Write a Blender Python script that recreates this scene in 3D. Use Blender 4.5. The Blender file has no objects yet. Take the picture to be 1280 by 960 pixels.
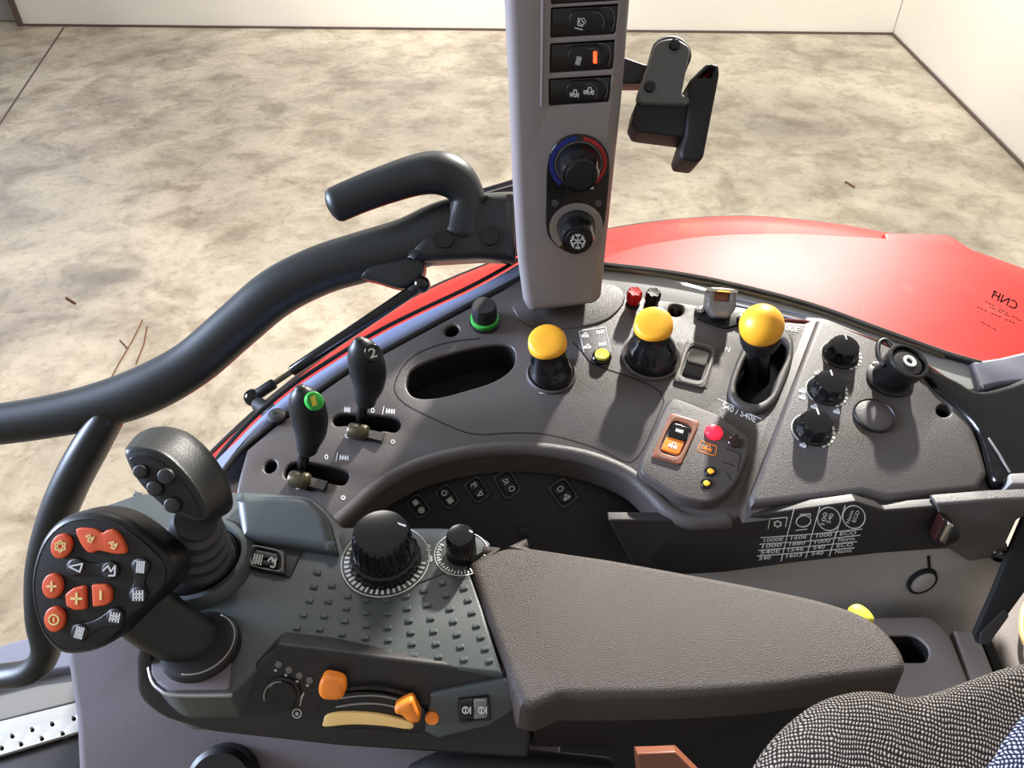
import bpy, math, random
from mathutils import Vector, Matrix
from mathutils.geometry import delaunay_2d_cdt
random.seed(4)
R = math.radians
COL = bpy.context.scene.collection
# ------------------------------------------------------------------ camera model
CAM = Vector((0, 0, 2.75)); PITCH = R(40); FL = 960.0
CP, SP = math.cos(PITCH), math.sin(PITCH)
def ray(u, v):
    a = (u - 640) / FL; b = (480 - v) / FL
    return Vector((a, CP + SP * b, -SP + CP * b))
def pd(u, v, t):
    return CAM + ray(u, v) * t
class Pl:
    """a real plane in the place; pixels of the survey photo are dropped on it"""
    def __init__(s, o, n, xh=Vector((1, 0, 0))):
        s.o = Vector(o); s.n = Vector(n).normalized()
        s.ex = (xh - s.n * xh.dot(s.n)).normalized(); s.ey = s.n.cross(s.ex)
    def pt(s, u, v, h=0.0):
        d = ray(u, v); o = s.o + s.n * h
        return CAM + d * ((o - CAM).dot(s.n) / d.dot(s.n))
    def l2(s, u, v, h=0.0):
        p = s.pt(u, v, h) - s.o
        return (p.dot(s.ex), p.dot(s.ey))
    def w(s, x, y, h=0.0):
        return s.o + s.ex * x + s.ey * y + s.n * h
    def loop(s, px, h=0.0):
        return [s.l2(u, v, h) for u, v in px]
def thru(y1, z1, y2, z2):
    """plane containing x axis direction through two (y,z) points, z relative to the eye"""
    d = Vector((0, y2 - y1, z2 - z1)); n = Vector((0, -d.z, d.y))
    if n.dot(Vector((0, -0.5, 1))) < 0: n = -n
    return Pl((0, y1, CAM.z + z1), n)
CON = thru(.78, -.55, .538, -.6032)          # top of the side console
REC = thru(.62, -.64, .50, -.75)             # dark recess facing the driver
FACE = thru(.513, -.607, .501, -.682)        # front face with the speed table
LOW = thru(.515, -.66, .512, -.90)           # grey lining beneath
ARM = thru(.40, -.50, .20, -.50)             # armrest top
SIDE = thru(.288, -.496, .256, -.547)        # armrest flank with the sliders
SEATB = thru(.5, -.75, .3, -.75)
PIL = Pl((0, .775, CAM.z - .4), (0, -1, 0.0))
GROUND = Pl((0, 0, 0), (0, 0, 1))
STEP = thru(1.0, -1.22, .5, -1.22)
def facing(u, v, t, tx=0.0, tz=0.0):
    f = Vector((0, CP, -SP)); n = -f + Vector((tx, 0, tz))
    return Pl(pd(u, v, t), n)
# ------------------------------------------------------------------ outlines
def sm(pts, n=6, closed=True):
    out = []; m = len(pts)
    rng = range(m) if closed else range(m - 1)
    for i in rng:
        if closed: p0, p1, p2, p3 = (pts[(i + k - 1) % m] for k in range(4))
        else: p0, p1, p2, p3 = pts[max(i - 1, 0)], pts[i], pts[i + 1], pts[min(i + 2, m - 1)]
        for k in range(n):
            t = k / n
            out.append(tuple(.5 * (2 * p1[j] + (p2[j] - p0[j]) * t + (2 * p0[j] - 5 * p1[j] + 4 * p2[j] - p3[j]) * t * t + (3 * p1[j] - p0[j] - 3 * p2[j] + p3[j]) * t ** 3) for j in range(len(p1))))
    if not closed: out.append(tuple(pts[-1]))
    return out
def rp(pts, r=4, n=4):
    out = []; m = len(pts)
    for i in range(m):
        a, b, c = Vector(pts[i - 1][:2]), Vector(pts[i][:2]), Vector(pts[(i + 1) % m][:2])
        rr = pts[i][2] if len(pts[i]) > 2 else r
        d1 = a - b; d2 = c - b
        q = min(rr, d1.length * .45, d2.length * .45)
        if q < .05: out.append((b.x, b.y)); continue
        s = b + d1.normalized() * q; e = b + d2.normalized() * q
        for k in range(n + 1):
            t = k / n
            p = s * (1 - t) ** 2 + b * (2 * t * (1 - t)) + e * t * t
            out.append((p.x, p.y))
    return out
def ell(cx, cy, rx, ry, rot=0, n=28):
    c, s = math.cos(R(rot)), math.sin(R(rot))
    return [(cx + rx * math.cos(a) * c - ry * math.sin(a) * s, cy + rx * math.cos(a) * s + ry * math.sin(a) * c) for a in [2 * math.pi * k / n for k in range(n)]]
def area2(l): return sum(l[i - 1][0] * l[i][1] - l[i][0] * l[i - 1][1] for i in range(len(l))) / 2
def dedupe(l):
    out = []
    for p in l:
        if not out or math.dist(p, out[-1]) > 1e-6: out.append(p)
    if math.dist(out[0], out[-1]) < 1e-6: out.pop()
    return out
def offset(l, d):
    """inset a ccw loop by d"""
    n = len(l); out = []
    for i in range(n):
        a, b, c = Vector(l[i - 1]), Vector(l[i]), Vector(l[(i + 1) % n])
        n1 = Vector((-(b - a).y, (b - a).x)).normalized(); n2 = Vector((-(c - b).y, (c - b).x)).normalized()
        m = n1 + n2
        m = n1 if m.length < 1e-4 else m.normalized() / max(.5, m.normalized().dot(n1))
        out.append((b.x + m.x * d, b.y + m.y * d))
    return out
def inside(p, l):
    c = False; j = len(l) - 1
    for i in range(len(l)):
        if (l[i][1] > p.y) != (l[j][1] > p.y) and p.x < (l[j][0] - l[i][0]) * (p.y - l[i][1]) / (l[j][1] - l[i][1]) + l[i][0]: c = not c
        j = i
    return c
# ------------------------------------------------------------------ mesh builder
class MB:
    def __init__(s): s.v = []; s.f = []; s.flat = set()
    def add(s, vs, fs, flat=False):
        o = len(s.v); s.v += [Vector(p) for p in vs]
        for f in fs:
            if flat: s.flat.add(len(s.f))
            s.f.append([i + o for i in f])
        return o
    def slab(s, pl, loop, top=0.0, depth=.01, bev=.0015, holes=(), n=3, flare=0.0, hb=None):
        """loop in plane coordinates; rounded top edge, optional through holes"""
        loop = dedupe(loop)
        if area2(loop) < 0: loop = loop[::-1]
        loops = [(loop, 1)]
        for h in holes:
            h = dedupe(h)
            loops.append((h if area2(h) > 0 else h[::-1], -1))
        tops = []; bots = []
        for lp, sg in loops:
            b = bev if sg == 1 else (hb if hb is not None else min(bev, .0015))
            rings = []
            if b > 0:
                for k in range(n + 1):
                    a = math.pi / 2 * k / n
                    rings.append((b * (1 - math.sin(a)), top - b * (1 - math.cos(a))))
            else: rings.append((0, top))
            rings.append((-flare if sg == 1 else 0, top - depth))
            idx = []
            for ins, h in rings:
                q = offset(lp, ins * sg)
                o = s.add([pl.w(x, y, h) for x, y in q], [])
                idx.append(o)
            m = len(lp)
            for a_, b_ in zip(idx, idx[1:]):
                for i in range(m):
                    j = (i + 1) % m
                    f = [a_ + i, b_ + i, b_ + j, a_ + j]
                    s.f.append(f if sg == 1 else f[::-1])
            tops.append((idx[0], offset(lp, rings[0][0] * sg))); bots.append((idx[-1], offset(lp, rings[-1][0] * sg)))
        for grp, up in ((tops, True), (bots, False)):
            flat_idx = []
            for o, l in grp: flat_idx += list(range(o, o + len(l)))
            allp = [p for o, l in grp for p in l]; ed = []; k0 = 0
            for o, l in grp:
                ed += [(k0 + i, k0 + (i + 1) % len(l)) for i in range(len(l))]; k0 += len(l)
            vo, eo, fo, ov, oe, of_ = delaunay_2d_cdt([Vector(p) for p in allp], ed, [], 1, 1e-7)
            mp = []
            hgt = top if up else top - depth
            for q, org in zip(vo, ov):
                mp.append(flat_idx[org[0]] if org else s.add([pl.w(q.x, q.y, hgt)], []))
            for t in fo:
                a, b, c = (vo[k] for k in t)
                ar = (b - a).cross(c - a)
                if abs(ar) < 1e-13: continue
                g = (a + b + c) / 3
                if not inside(g, grp[0][1]) or any(inside(g, l) for o, l in grp[1:]): continue
                t = list(t)
                if (ar > 0) != up: t.reverse()
                s.flat.add(len(s.f)); s.f.append([mp[k] for k in t])
        return s
    def px(s, pl, outline, top=0.0, depth=.01, bev=.0015, holes=(), **k):
        return s.slab(pl, pl.loop(outline, top), top, depth, bev, [pl.loop(h, top) for h in holes], **k)
    def lathe(s, o, ax, prof, seg=32, xh=None, ribs=0, rd=.06, cap=True, sx=1, sy=1):
        ax = Vector(ax).normalized(); xh = Vector(xh) if xh is not None else Vector((1, 0.01, 0))
        ex = (xh - ax * xh.dot(ax)).normalized(); ey = ax.cross(ex); o = Vector(o); idx = []
        for p in prof:
            r, z = p[0], p[1]; rb = len(p) > 2
            ring = []
            for i in range(seg):
                a = 2 * math.pi * i / seg
                rr = r * (1 - (rd if math.cos(a * ribs) < -.2 else 0)) if (rb and ribs) else r
                ring.append(o + ex * (rr * math.cos(a) * sx) + ey * (rr * math.sin(a) * sy) + ax * z)
            idx.append(s.add(ring, []))
        for a_, b_ in zip(idx, idx[1:]):
            for i in range(seg):
                j = (i + 1) % seg; s.f.append([a_ + i, a_ + j, b_ + j, b_ + i])
        if cap:
            s.flat.add(len(s.f)); s.f.append([idx[0] + i for i in range(seg)][::-1])
            s.flat.add(len(s.f)); s.f.append([idx[-1] + i for i in range(seg)])
        return s
    def tube(s, pts, rad, seg=20, flat=1.0, side=None, round_end=True):
        pts = [Vector(p) for p in pts]; n = len(pts)
        if not hasattr(rad, '__len__'): rad = [rad] * n
        rad = list(rad)
        if round_end:
            P, Q = [], []
            d0 = (pts[0] - pts[1]).normalized(); d1 = (pts[-1] - pts[-2]).normalized(); r0, r1 = rad[0], rad[-1]
            P = [pts[0] + d0 * (r0 * .5 * math.sin(a)) for a in (R(88), R(60), R(30))]; PR = [r0 * math.cos(a) for a in (R(84), R(60), R(30))]
            Q = [pts[-1] + d1 * (r1 * .5 * math.sin(a)) for a in (R(30), R(60), R(88))]; QR = [r1 * math.cos(a) for a in (R(30), R(60), R(84))]
            pts = P + pts + Q; rad = PR + rad + QR; n = len(pts)
        nrm = None; idx = []
        for i in range(n):
            d = (pts[min(i + 1, n - 1)] - pts[max(i - 1, 0)]).normalized()
            if nrm is None:
                h = Vector(side) if side is not None else (Vector((0, 0, 1)) if abs(d.z) < .9 else Vector((1, 0, 0)))
                nrm = (h - d * h.dot(d)).normalized()
            else: nrm = (nrm - d * nrm.dot(d)).normalized()
            bn = d.cross(nrm)
            idx.append(s.add([pts[i] + nrm * (rad[i] * flat * math.cos(2 * math.pi * k / seg)) + bn * (rad[i] * math.sin(2 * math.pi * k / seg)) for k in range(seg)], []))
        for a_, b_ in zip(idx, idx[1:]):
            for k in range(seg):
                j = (k + 1) % seg; s.f.append([a_ + k, a_ + j, b_ + j, b_ + k])
        s.f.append([idx[0] + k for k in range(seg)][::-1]); s.f.append([idx[-1] + k for k in range(seg)])
        return s
    def loft(s, rings, cap=True):
        m = len(rings[0]); idx = [s.add(r, []) for r in rings]
        for a_, b_ in zip(idx, idx[1:]):
            for k in range(m):
                j = (k + 1) % m; s.f.append([a_ + k, a_ + j, b_ + j, b_ + k])
        if cap:
            s.flat.add(len(s.f)); s.f.append([idx[0] + k for k in range(m)][::-1])
            s.flat.add(len(s.f)); s.f.append([idx[-1] + k for k in range(m)])
        return s
    def sphere(s, o, r, seg=24, rings=14, ax=(0, 0, 1), sz=1.0, lo=-90):
        prof = []
        for k in range(rings + 1):
            a = R(lo + (90 - lo) * k / rings)
            prof.append((max(1e-5, r * math.cos(a)), r * sz * math.sin(a)))
        return s.lathe(o, ax, prof, seg)
    def grid(s, rows):
        m = len(rows[0]); idx = [s.add(r, []) for r in rows]
        for a_, b_ in zip(idx, idx[1:]):
            for k in range(m - 1): s.f.append([a_ + k, a_ + k + 1, b_ + k + 1, b_ + k])
        return s
    def strokes(s, pl, lines, wpx=1.2, h=.0004, closed=False, th=.0003):
        for ln in lines:
            ln = list(ln)
            if closed: ln.append(ln[0])
            for (x0, y0), (x1, y1) in zip(ln, ln[1:]):
                d = Vector((x1 - x0, y1 - y0))
                if d.length < 1e-6: continue
                d.normalize(); e = d * (wpx * .3); nn = Vector((-d.y, d.x)) * (wpx / 2)
                c = [(x0 - e.x + nn.x, y0 - e.y + nn.y), (x0 - e.x - nn.x, y0 - e.y - nn.y), (x1 + e.x - nn.x, y1 + e.y - nn.y), (x1 + e.x + nn.x, y1 + e.y + nn.y)]
                a = [pl.pt(u, v, h) for u, v in c]; b = [p - pl.n * th for p in a]
                s.add(a + b, [(0, 1, 2, 3), (0, 4, 5, 1), (1, 5, 6, 2), (2, 6, 7, 3), (3, 7, 4, 0)], True)
        return s
    def text(s, pl, txt, p0, p1, up, h=.0004):
        """text whose baseline runs from pixel p0 to p1, cap height = pixel vector up, lying on plane pl"""
        cu = bpy.data.curves.new('t', 'FONT'); cu.body = txt; cu.size = 1; cu.resolution_u = 2; cu.offset = .012
        ob = bpy.data.objects.new('t', cu); me = bpy.data.meshes.new_from_object(ob)
        xs = [v.co.x for v in me.vertices]; x0, x1 = min(xs), max(xs); H = .72
        vs = []
        for v in me.vertices:
            a = (v.co.x - x0) / (x1 - x0); b = v.co.y / H
            vs.append(pl.pt(p0[0] + (p1[0] - p0[0]) * a + up[0] * b, p0[1] + (p1[1] - p0[1]) * a + up[1] * b, h))
        s.add(vs, [list(p.vertices) for p in me.polygons], True)
        bpy.data.objects.remove(ob); bpy.data.curves.remove(cu); bpy.data.meshes.remove(me)
        return s
    def box(s, c, ex, ey, ez):
        c, ex, ey, ez = map(Vector, (c, ex, ey, ez))
        vs = [c + ex * i + ey * j + ez * k for i in (-1, 1) for j in (-1, 1) for k in (-1, 1)]
        s.add(vs, [(0, 1, 3, 2), (4, 6, 7, 5), (0, 4, 5, 1), (2, 3, 7, 6), (0, 2, 6, 4), (1, 5, 7, 3)], True); return s
    def build(s, name, mat, parent=None, label=None, ang=38, origin=None, kind=None):
        me = bpy.data.meshes.new(name)
        mn = Vector((min(v.x for v in s.v), min(v.y for v in s.v), min(v.z for v in s.v)))
        mx = Vector((max(v.x for v in s.v), max(v.y for v in s.v), max(v.z for v in s.v)))
        o = Vector(origin) if origin is not None else Vector(((mn.x + mx.x) / 2, (mn.y + mx.y) / 2, mn.z))
        me.from_pydata([v - o for v in s.v], [], s.f)
        for i, p in enumerate(me.polygons): p.use_smooth = i not in s.flat
        me.update(); me.set_sharp_from_angle(angle=R(ang)); me.materials.append(mat)
        ob = bpy.data.objects.new(name, me); COL.objects.link(ob)
        WL[ob.name] = o
        if parent is not None:
            ob.parent = parent; ob.location = o - WL[parent.name]
        else: ob.location = o
        if label: ob['label'] = label
        if kind: ob['kind'] = kind
        LAST[0] = ob
        return ob
WL = {}; LAST = [None]
def thing(name, label, cat, loc, group=None):
    o = bpy.data.objects.new(name, None); COL.objects.link(o); o.empty_display_size = .02
    o.location = loc; WL[o.name] = Vector(loc); o['label'] = label; o['category'] = cat
    if group: o['group'] = group
    return o
def tag(o, label, cat, group=None):
    o['label'] = label; o['category'] = cat
    if group: o['group'] = group
    return o
# ------------------------------------------------------------------ materials
def lin(c):
    return tuple(((x / 255) / 12.92 if x / 255 <= .04045 else ((x / 255 + .055) / 1.055) ** 2.4) for x in c) + (1,)
def mat(name, rgb, rough=.5, metal=0, grain=None, gstr=.15, var=0, vscale=8, emit=None, es=1, coat=0, spec=.5):
    m = bpy.data.materials.new(name); m.use_nodes = True; nt = m.node_tree; b = nt.nodes['Principled BSDF']
    b.inputs['Base Color'].default_value = lin(rgb); b.inputs['Roughness'].default_value = rough; b.inputs['Metallic'].default_value = metal
    b.inputs['Specular IOR Level'].default_value = spec
    if coat: b.inputs['Coat Weight'].default_value = coat; b.inputs['Coat Roughness'].default_value = .1
    tc = nt.nodes.new('ShaderNodeTexCoord')
    if var:
        nz = nt.nodes.new('ShaderNodeTexNoise'); nz.inputs['Scale'].default_value = vscale; nz.inputs['Detail'].default_value = 5
        mx = nt.nodes.new('ShaderNodeMix'); mx.data_type = 'RGBA'; c = lin(rgb)
        mx.inputs['A'].default_value = tuple(x * (1 - var) for x in c[:3]) + (1,); mx.inputs['B'].default_value = tuple(min(1, x * (1 + var)) for x in c[:3]) + (1,)
        nt.links.new(tc.outputs['Object'], nz.inputs['Vector']); nt.links.new(nz.outputs['Fac'], mx.inputs['Factor']); nt.links.new(mx.outputs['Result'], b.inputs['Base Color'])
    if grain:
        nz = nt.nodes.new('ShaderNodeTexNoise'); nz.inputs['Scale'].default_value = grain; nz.inputs['Detail'].default_value = 3
        bp = nt.nodes.new('ShaderNodeBump'); bp.inputs['Strength'].default_value = gstr; bp.inputs['Distance'].default_value = .001
        nt.links.new(tc.outputs['Object'], nz.inputs['Vector']); nt.links.new(nz.outputs['Fac'], bp.inputs['Height']); nt.links.new(bp.outputs['Normal'], b.inputs['Normal'])
    if emit: b.inputs['Emission Color'].default_value = lin(emit); b.inputs['Emission Strength'].default_value = es
    return m
M = dict(
    console=mat('console_plastic', (78, 72, 70), .42, grain=900, gstr=.5, var=.06, vscale=500),
    arm=mat('armrest_plastic', (76, 82, 82), .38, grain=1200, gstr=.2),
    pad=mat('armrest_pad_skin', (73, 64, 59), .5, grain=1100, gstr=.8, var=.15, vscale=900),
    dark=mat('dark_plastic', (34, 31, 31), .45, grain=900, gstr=.2),
    recess=mat('recess_plastic', (22, 19, 19), .5, grain=900, gstr=.2),
    black=mat('black_plastic', (13, 12, 12), .42),
    gloss=mat('gloss_black', (18, 17, 18), .16),
    void=mat('matte_black', (10, 10, 10), .8),
    rubber=mat('black_rubber', (16, 15, 15), .6),
    handle=mat('handle_rubber', (24, 27, 27), .42, grain=700, gstr=.2),
    pillar=mat('pillar_plastic', (138, 130, 128), .42, grain=900, gstr=.15),
    frame=mat('frame_paint', (142, 154, 190), .25, coat=.4),
    lining=mat('grey_lining', (165, 161, 156), .5, grain=700, gstr=.2),
    pedestal=mat('pedestal_plastic', (106, 98, 101), .55, grain=900, gstr=.2),
    red=mat('red_paint', (200, 34, 26), .5, spec=.22),
    yellow=mat('yellow_plastic', (253, 178, 45), .4, var=.05, vscale=60),
    orange=mat('orange_plastic', (250, 140, 45), .42),
    button=mat('button_orange', (222, 88, 42), .5),
    cream=mat('cream_orange_plastic', (252, 212, 135), .4),
    lemon=mat('pale_yellow_plastic', (225, 215, 70), .4),
    capred=mat('cap_red', (200, 25, 25), .35),
    green=mat('green_plastic', (50, 165, 60), .4),
    white=mat('white_print', (225, 225, 222), .5),
    ivory=mat('ivory_print', (250, 225, 150), .5),
    silver=mat('silver_ring', (165, 160, 155), .35, metal=.6),
    chrome=mat('chrome', (215, 212, 205), .18, metal=1),
    steel=mat('brown_steel', (95, 88, 70), .3, metal=.7),
    clear=mat('smoked_grey_plastic', (120, 120, 118), .2),
    sill=mat('sill_paint', (165, 168, 168), .3),
    clear2=mat('mid_grey_plastic', (92, 93, 92), .45),
    darkred=mat('dark_red_trim', (110, 22, 20), .5),
    cover=mat('cover_plastic', (128, 119, 114), .5, grain=700, gstr=.2),
    bootg=mat('grey_boot_rubber', (62, 60, 60), .5),
    sill2=mat('door_sill_paint', (108, 110, 124), .45),
    alu=mat('tread_aluminium', (190, 192, 190), .35, metal=.5, grain=60),
    bluep=mat('blue_print', (28, 42, 130), .4), redp=mat('red_print', (175, 38, 38), .4),
    copper=mat('brown_bezel', (150, 92, 70), .35),
    led=mat('red_lamp', (255, 40, 60), .3, emit=(255, 25, 50), es=1.6),
    led2=mat('orange_red_lamp', (255, 110, 60), .3, emit=(255, 60, 25), es=3.5),
    amber=mat('amber_print', (255, 190, 60), .4, emit=(255, 150, 20), es=.5),
    darkled=mat('dark_lamp', (40, 20, 18), .15),
    greyprint=mat('grey_print', (110, 108, 106), .5),
    etch=mat('glass_etching', (35, 8, 8), .6),
    twig=mat('dry_twig', (110, 70, 48), .8),
)
def floor_mat():
    m = bpy.data.materials.new('polished_concrete'); m.use_nodes = True; nt = m.node_tree; b = nt.nodes['Principled BSDF']
    tc = nt.nodes.new('ShaderNodeTexCoord')
    def noise(sc, det, dist=0, rough=.6):
        n = nt.nodes.new('ShaderNodeTexNoise'); n.inputs['Scale'].default_value = sc; n.inputs['Detail'].default_value = det
        n.inputs['Distortion'].default_value = dist; n.inputs['Roughness'].default_value = rough
        nt.links.new(tc.outputs['Object'], n.inputs['Vector']); return n
    a = noise(.9, 7, .3, .6); c = noise(2.6, 8, .5, .62); e = noise(16, 6, .2, .7)
    r1 = nt.nodes.new('ShaderNodeValToRGB'); r1.color_ramp.elements[0].position = .36; r1.color_ramp.elements[1].position = .60
    r1.color_ramp.elements[0].color = lin((160, 151, 138)); r1.color_ramp.elements[1].color = lin((200, 190, 172))
    r2 = nt.nodes.new('ShaderNodeValToRGB'); r2.color_ramp.elements[0].position = .36; r2.color_ramp.elements[1].position = .55
    r2.color_ramp.elements[0].color = lin((190, 184, 176)); r2.color_ramp.elements[1].color = (1, 1, 1, 1)
    r3 = nt.nodes.new('ShaderNodeValToRGB'); r3.color_ramp.elements[0].position = .33; r3.color_ramp.elements[1].position = .5
    r3.color_ramp.elements[0].color = lin((205, 200, 190)); r3.color_ramp.elements[1].color = (1, 1, 1, 1)
    for n_, r_ in ((a, r1), (c, r2), (e, r3)): nt.links.new(n_.outputs['Fac'], r_.inputs['Fac'])
    def mul(x, y, f):
        k = nt.nodes.new('ShaderNodeMix'); k.data_type = 'RGBA'; k.blend_type = 'MULTIPLY'; k.inputs['Factor'].default_value = f
        nt.links.new(x, k.inputs['A']); nt.links.new(y, k.inputs['B']); return k.outputs['Result']
    o = mul(r1.outputs['Color'], r2.outputs['Color'], .8); o = mul(o, r3.outputs['Color'], .6)
    nt.links.new(o, b.inputs['Base Color'])
    mr = nt.nodes.new('ShaderNodeMapRange'); mr.inputs['To Min'].default_value = .28; mr.inputs['To Max'].default_value = .55
    nt.links.new(c.outputs['Fac'], mr.inputs['Value']); nt.links.new(mr.outputs['Result'], b.inputs['Roughness'])
    bp = nt.nodes.new('ShaderNodeBump'); bp.inputs['Strength'].default_value = .25; bp.inputs['Distance'].default_value = .01
    nt.links.new(e.outputs['Fac'], bp.inputs['Height']); nt.links.new(bp.outputs['Normal'], b.inputs['Normal'])
    return m
M['floor'] = floor_mat()
M['wall'] = mat('white_wall', (242, 238, 230), .7, var=.03, vscale=1.5)
M['corr'] = mat('grey_sheet', (150, 148, 146), .6, var=.15, vscale=6)
M['joint'] = mat('joint_line', (95, 80, 74), .8)
def weave(name, light, dk, sc):
    m = bpy.data.materials.new(name); m.use_nodes = True; nt = m.node_tree; b = nt.nodes['Principled BSDF']; b.inputs['Roughness'].default_value = .9
    b.inputs['Specular IOR Level'].default_value = .1
    tc = nt.nodes.new('ShaderNodeTexCoord')
    nz = nt.nodes.new('ShaderNodeTexNoise'); nz.inputs['Scale'].default_value = 60; nz.inputs['Detail'].default_value = 2
    add = nt.nodes.new('ShaderNodeMixRGB'); add.blend_type = 'LINEAR_LIGHT'; add.inputs['Fac'].default_value = .003
    nt.links.new(tc.outputs['Object'], nz.inputs['Vector']); nt.links.new(nz.outputs['Color'], add.inputs['Color2']); nt.links.new(tc.outputs['Object'], add.inputs['Color1'])
    outs = []
    for ang, s_ in ((18, sc), (108, sc * .62)):
        mp = nt.nodes.new('ShaderNodeMapping'); mp.inputs['Rotation'].default_value = (0, 0, R(ang)); nt.links.new(add.outputs['Color'], mp.inputs['Vector'])
        w = nt.nodes.new('ShaderNodeTexWave'); w.inputs['Scale'].default_value = s_; w.inputs['Distortion'].default_value = .7; w.inputs['Detail'].default_value = 1; w.inputs['Detail Scale'].default_value = 3
        w.bands_direction = 'X'; nt.links.new(mp.outputs['Vector'], w.inputs['Vector']); outs.append(w.outputs['Fac'])
    mu = nt.nodes.new('ShaderNodeMath'); mu.operation = 'MULTIPLY'; nt.links.new(outs[0], mu.inputs[0]); nt.links.new(outs[1], mu.inputs[1])
    rr = nt.nodes.new('ShaderNodeValToRGB'); rr.color_ramp.elements[0].position = .12; rr.color_ramp.elements[1].position = .55
    rr.color_ramp.elements[0].color = lin(dk); rr.color_ramp.elements[1].color = lin(light)
    nt.links.new(mu.outputs[0], rr.inputs['Fac']); nt.links.new(rr.outputs['Color'], b.inputs['Base Color'])
    bp = nt.nodes.new('ShaderNodeBump'); bp.inputs['Strength'].default_value = .8; bp.inputs['Distance'].default_value = .0015
    nt.links.new(mu.outputs[0], bp.inputs['Height']); nt.links.new(bp.outputs['Normal'], b.inputs['Normal'])
    return m
M['weave'] = weave('seat_weave', (158, 149, 136), (34, 28, 28), 185)
M['weave2'] = weave('seat_weave_blue', (170, 178, 205), (34, 32, 44), 185)
def glass():
    m = bpy.data.materials.new('window_glass'); m.use_nodes = True; nt = m.node_tree; nt.nodes.clear()
    out = nt.nodes.new('ShaderNodeOutputMaterial'); mx = nt.nodes.new('ShaderNodeMixShader'); tr = nt.nodes.new('ShaderNodeBsdfTransparent'); gl = nt.nodes.new('ShaderNodeBsdfGlossy')
    lw = nt.nodes.new('ShaderNodeLayerWeight'); lw.inputs['Blend'].default_value = .3
    fr = nt.nodes.new('ShaderNodeMath'); fr.operation = 'MULTIPLY_ADD'; fr.inputs[1].default_value = .10; fr.inputs[2].default_value = .02
    nt.links.new(lw.outputs['Facing'], fr.inputs[0])
    tr.inputs['Color'].default_value = (.97, .975, .97, 1); gl.inputs['Roughness'].default_value = .02
    nt.links.new(fr.outputs[0], mx.inputs['Fac']); nt.links.new(tr.outputs[0], mx.inputs[1]); nt.links.new(gl.outputs[0], mx.inputs[2]); nt.links.new(mx.outputs[0], out.inputs['Surface'])
    return m
M['glass'] = glass()
# glyph strokes in a -1..1 box
GL = {
    'plus': [[(-1, 0), (1, 0)], [(0, -1), (0, 1)]], 'minus': [[(0, -1), (0, 1)]],
    'ring': [[(math.cos(a * .5236), math.sin(a * .5236)) for a in range(13)]],
    'flake': [[(0, -1), (0, 1)], [(-.87, -.5), (.87, .5)], [(-.87, .5), (.87, -.5)], [(-.3, -.95), (0, -.6), (.3, -.95)], [(-.3, .95), (0, .6), (.3, .95)], [(-1, -.1), (-.55, -.32), (-.65, -.8)], [(1, .1), (.55, .32), (.65, .8)], [(1, -.1), (.55, -.32), (.65, -.8)], [(-1, .1), (-.55, .32), (-.65, .8)]],
    'tractor': [[(-1, .6), (-1, -.1), (-.2, -.1), (-.1, -.9), (.5, -.9), (.6, -.1), (1, -.1), (1, .6)], [(-.9, .7), (-.5, .4), (-.1, .8)], [(.2, .8), (.6, .4), (.9, .9)], [(-.6, .2), (.7, .2)]],
    'bars': [[(-.8, -1), (-.8, 1)], [(-.25, -1), (-.25, 1)], [(.3, -1), (.3, 1)], [(.85, -1), (.85, 1)], [(-.9, -.3), (.9, -.3)], [(-.9, .4), (.9, .4)]],
    'hook': [[(-1, 0), (-.2, -.9), (.2, .2), (.9, -.9)], [(.9, -.9), (.8, .9), (-.1, .9)]],
    'arrowl': [[(1, -1), (-1, .1), (.8, .8)], [(1, -1), (.8, .8)]],
    'seat': [[(-.6, -1), (-.4, .3), (.7, .3)], [(-.8, .9), (.8, .9)], [(.2, -.7), (.9, -.2)]],
    'gear': [[(math.cos(a * .5236) * (1 if a % 2 else .72), math.sin(a * .5236) * (1 if a % 2 else .72)) for a in range(13)]],
    'wheel': [[(math.cos(a * .5236), math.sin(a * .5236)) for a in range(13)], [(0, -.5), (0, .5)], [(-.5, 0), (.5, 0)], [(-.35, -.35), (.35, .35)]],
}
def glyph(mb, pl, k, cx, cy, sx, sy=None, rot=0, w=1.3, h=.0004):
    sy = sy or sx; c, s = math.cos(R(rot)), math.sin(R(rot))
    mb.strokes(pl, [[(cx + x * sx * c - y * sy * s, cy + x * sx * s + y * sy * c) for x, y in ln] for ln in GL[k]], w, h)
def rect(cx, cy, w, h, rot, r=3, shear=0):
    c, s = math.cos(R(rot)), math.sin(R(rot))
    return rp([(cx + x * c - y * s + shear * y, cy + x * s + y * c) for x, y in ((-w, -h), (w, -h), (w, h), (-w, h))], r)
def rel(p, q): return lambda x, y: (p[0] + x * q, p[1] + y * q)
UP = CON.n

# ================================================================== HALL
gc = GROUND.pt(1115, 43); gl = GROUND.pt(30, 32); gr = GROUND.pt(1280, 210)
xd = (gc - gl).normalized(); yd = Vector((-xd.y, xd.x, 0))
if (gr - gc).dot(yd) > 0: pass
MB().box(Vector((0, 3, -.05)), (16, 0, 0), (0, 11, 0), (0, 0, .05)).build('floor', M['floor'], kind='structure')
c = gc - xd * 4.6; L = (gc - gl).length
MB().box(gc - xd * (L / 2 - .0) + yd * .1 + Vector((0, 0, 1.6)), xd * (L / 2), yd * .1, (0, 0, 1.6)).build('wall_back', M['wall'], kind='structure')
rd_ = (gr - gc).normalized()
rn = Vector((-rd_.y, rd_.x, 0))
if rn.x < 0: rn = -rn
MB().box(gc + rd_ * 3.4 + rn * .11 + Vector((0, 0, 1.6)), rd_ * 3.5, rn * .1, (0, 0, 1.6)).build('wall_right', M['wall'], kind='structure')
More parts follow.
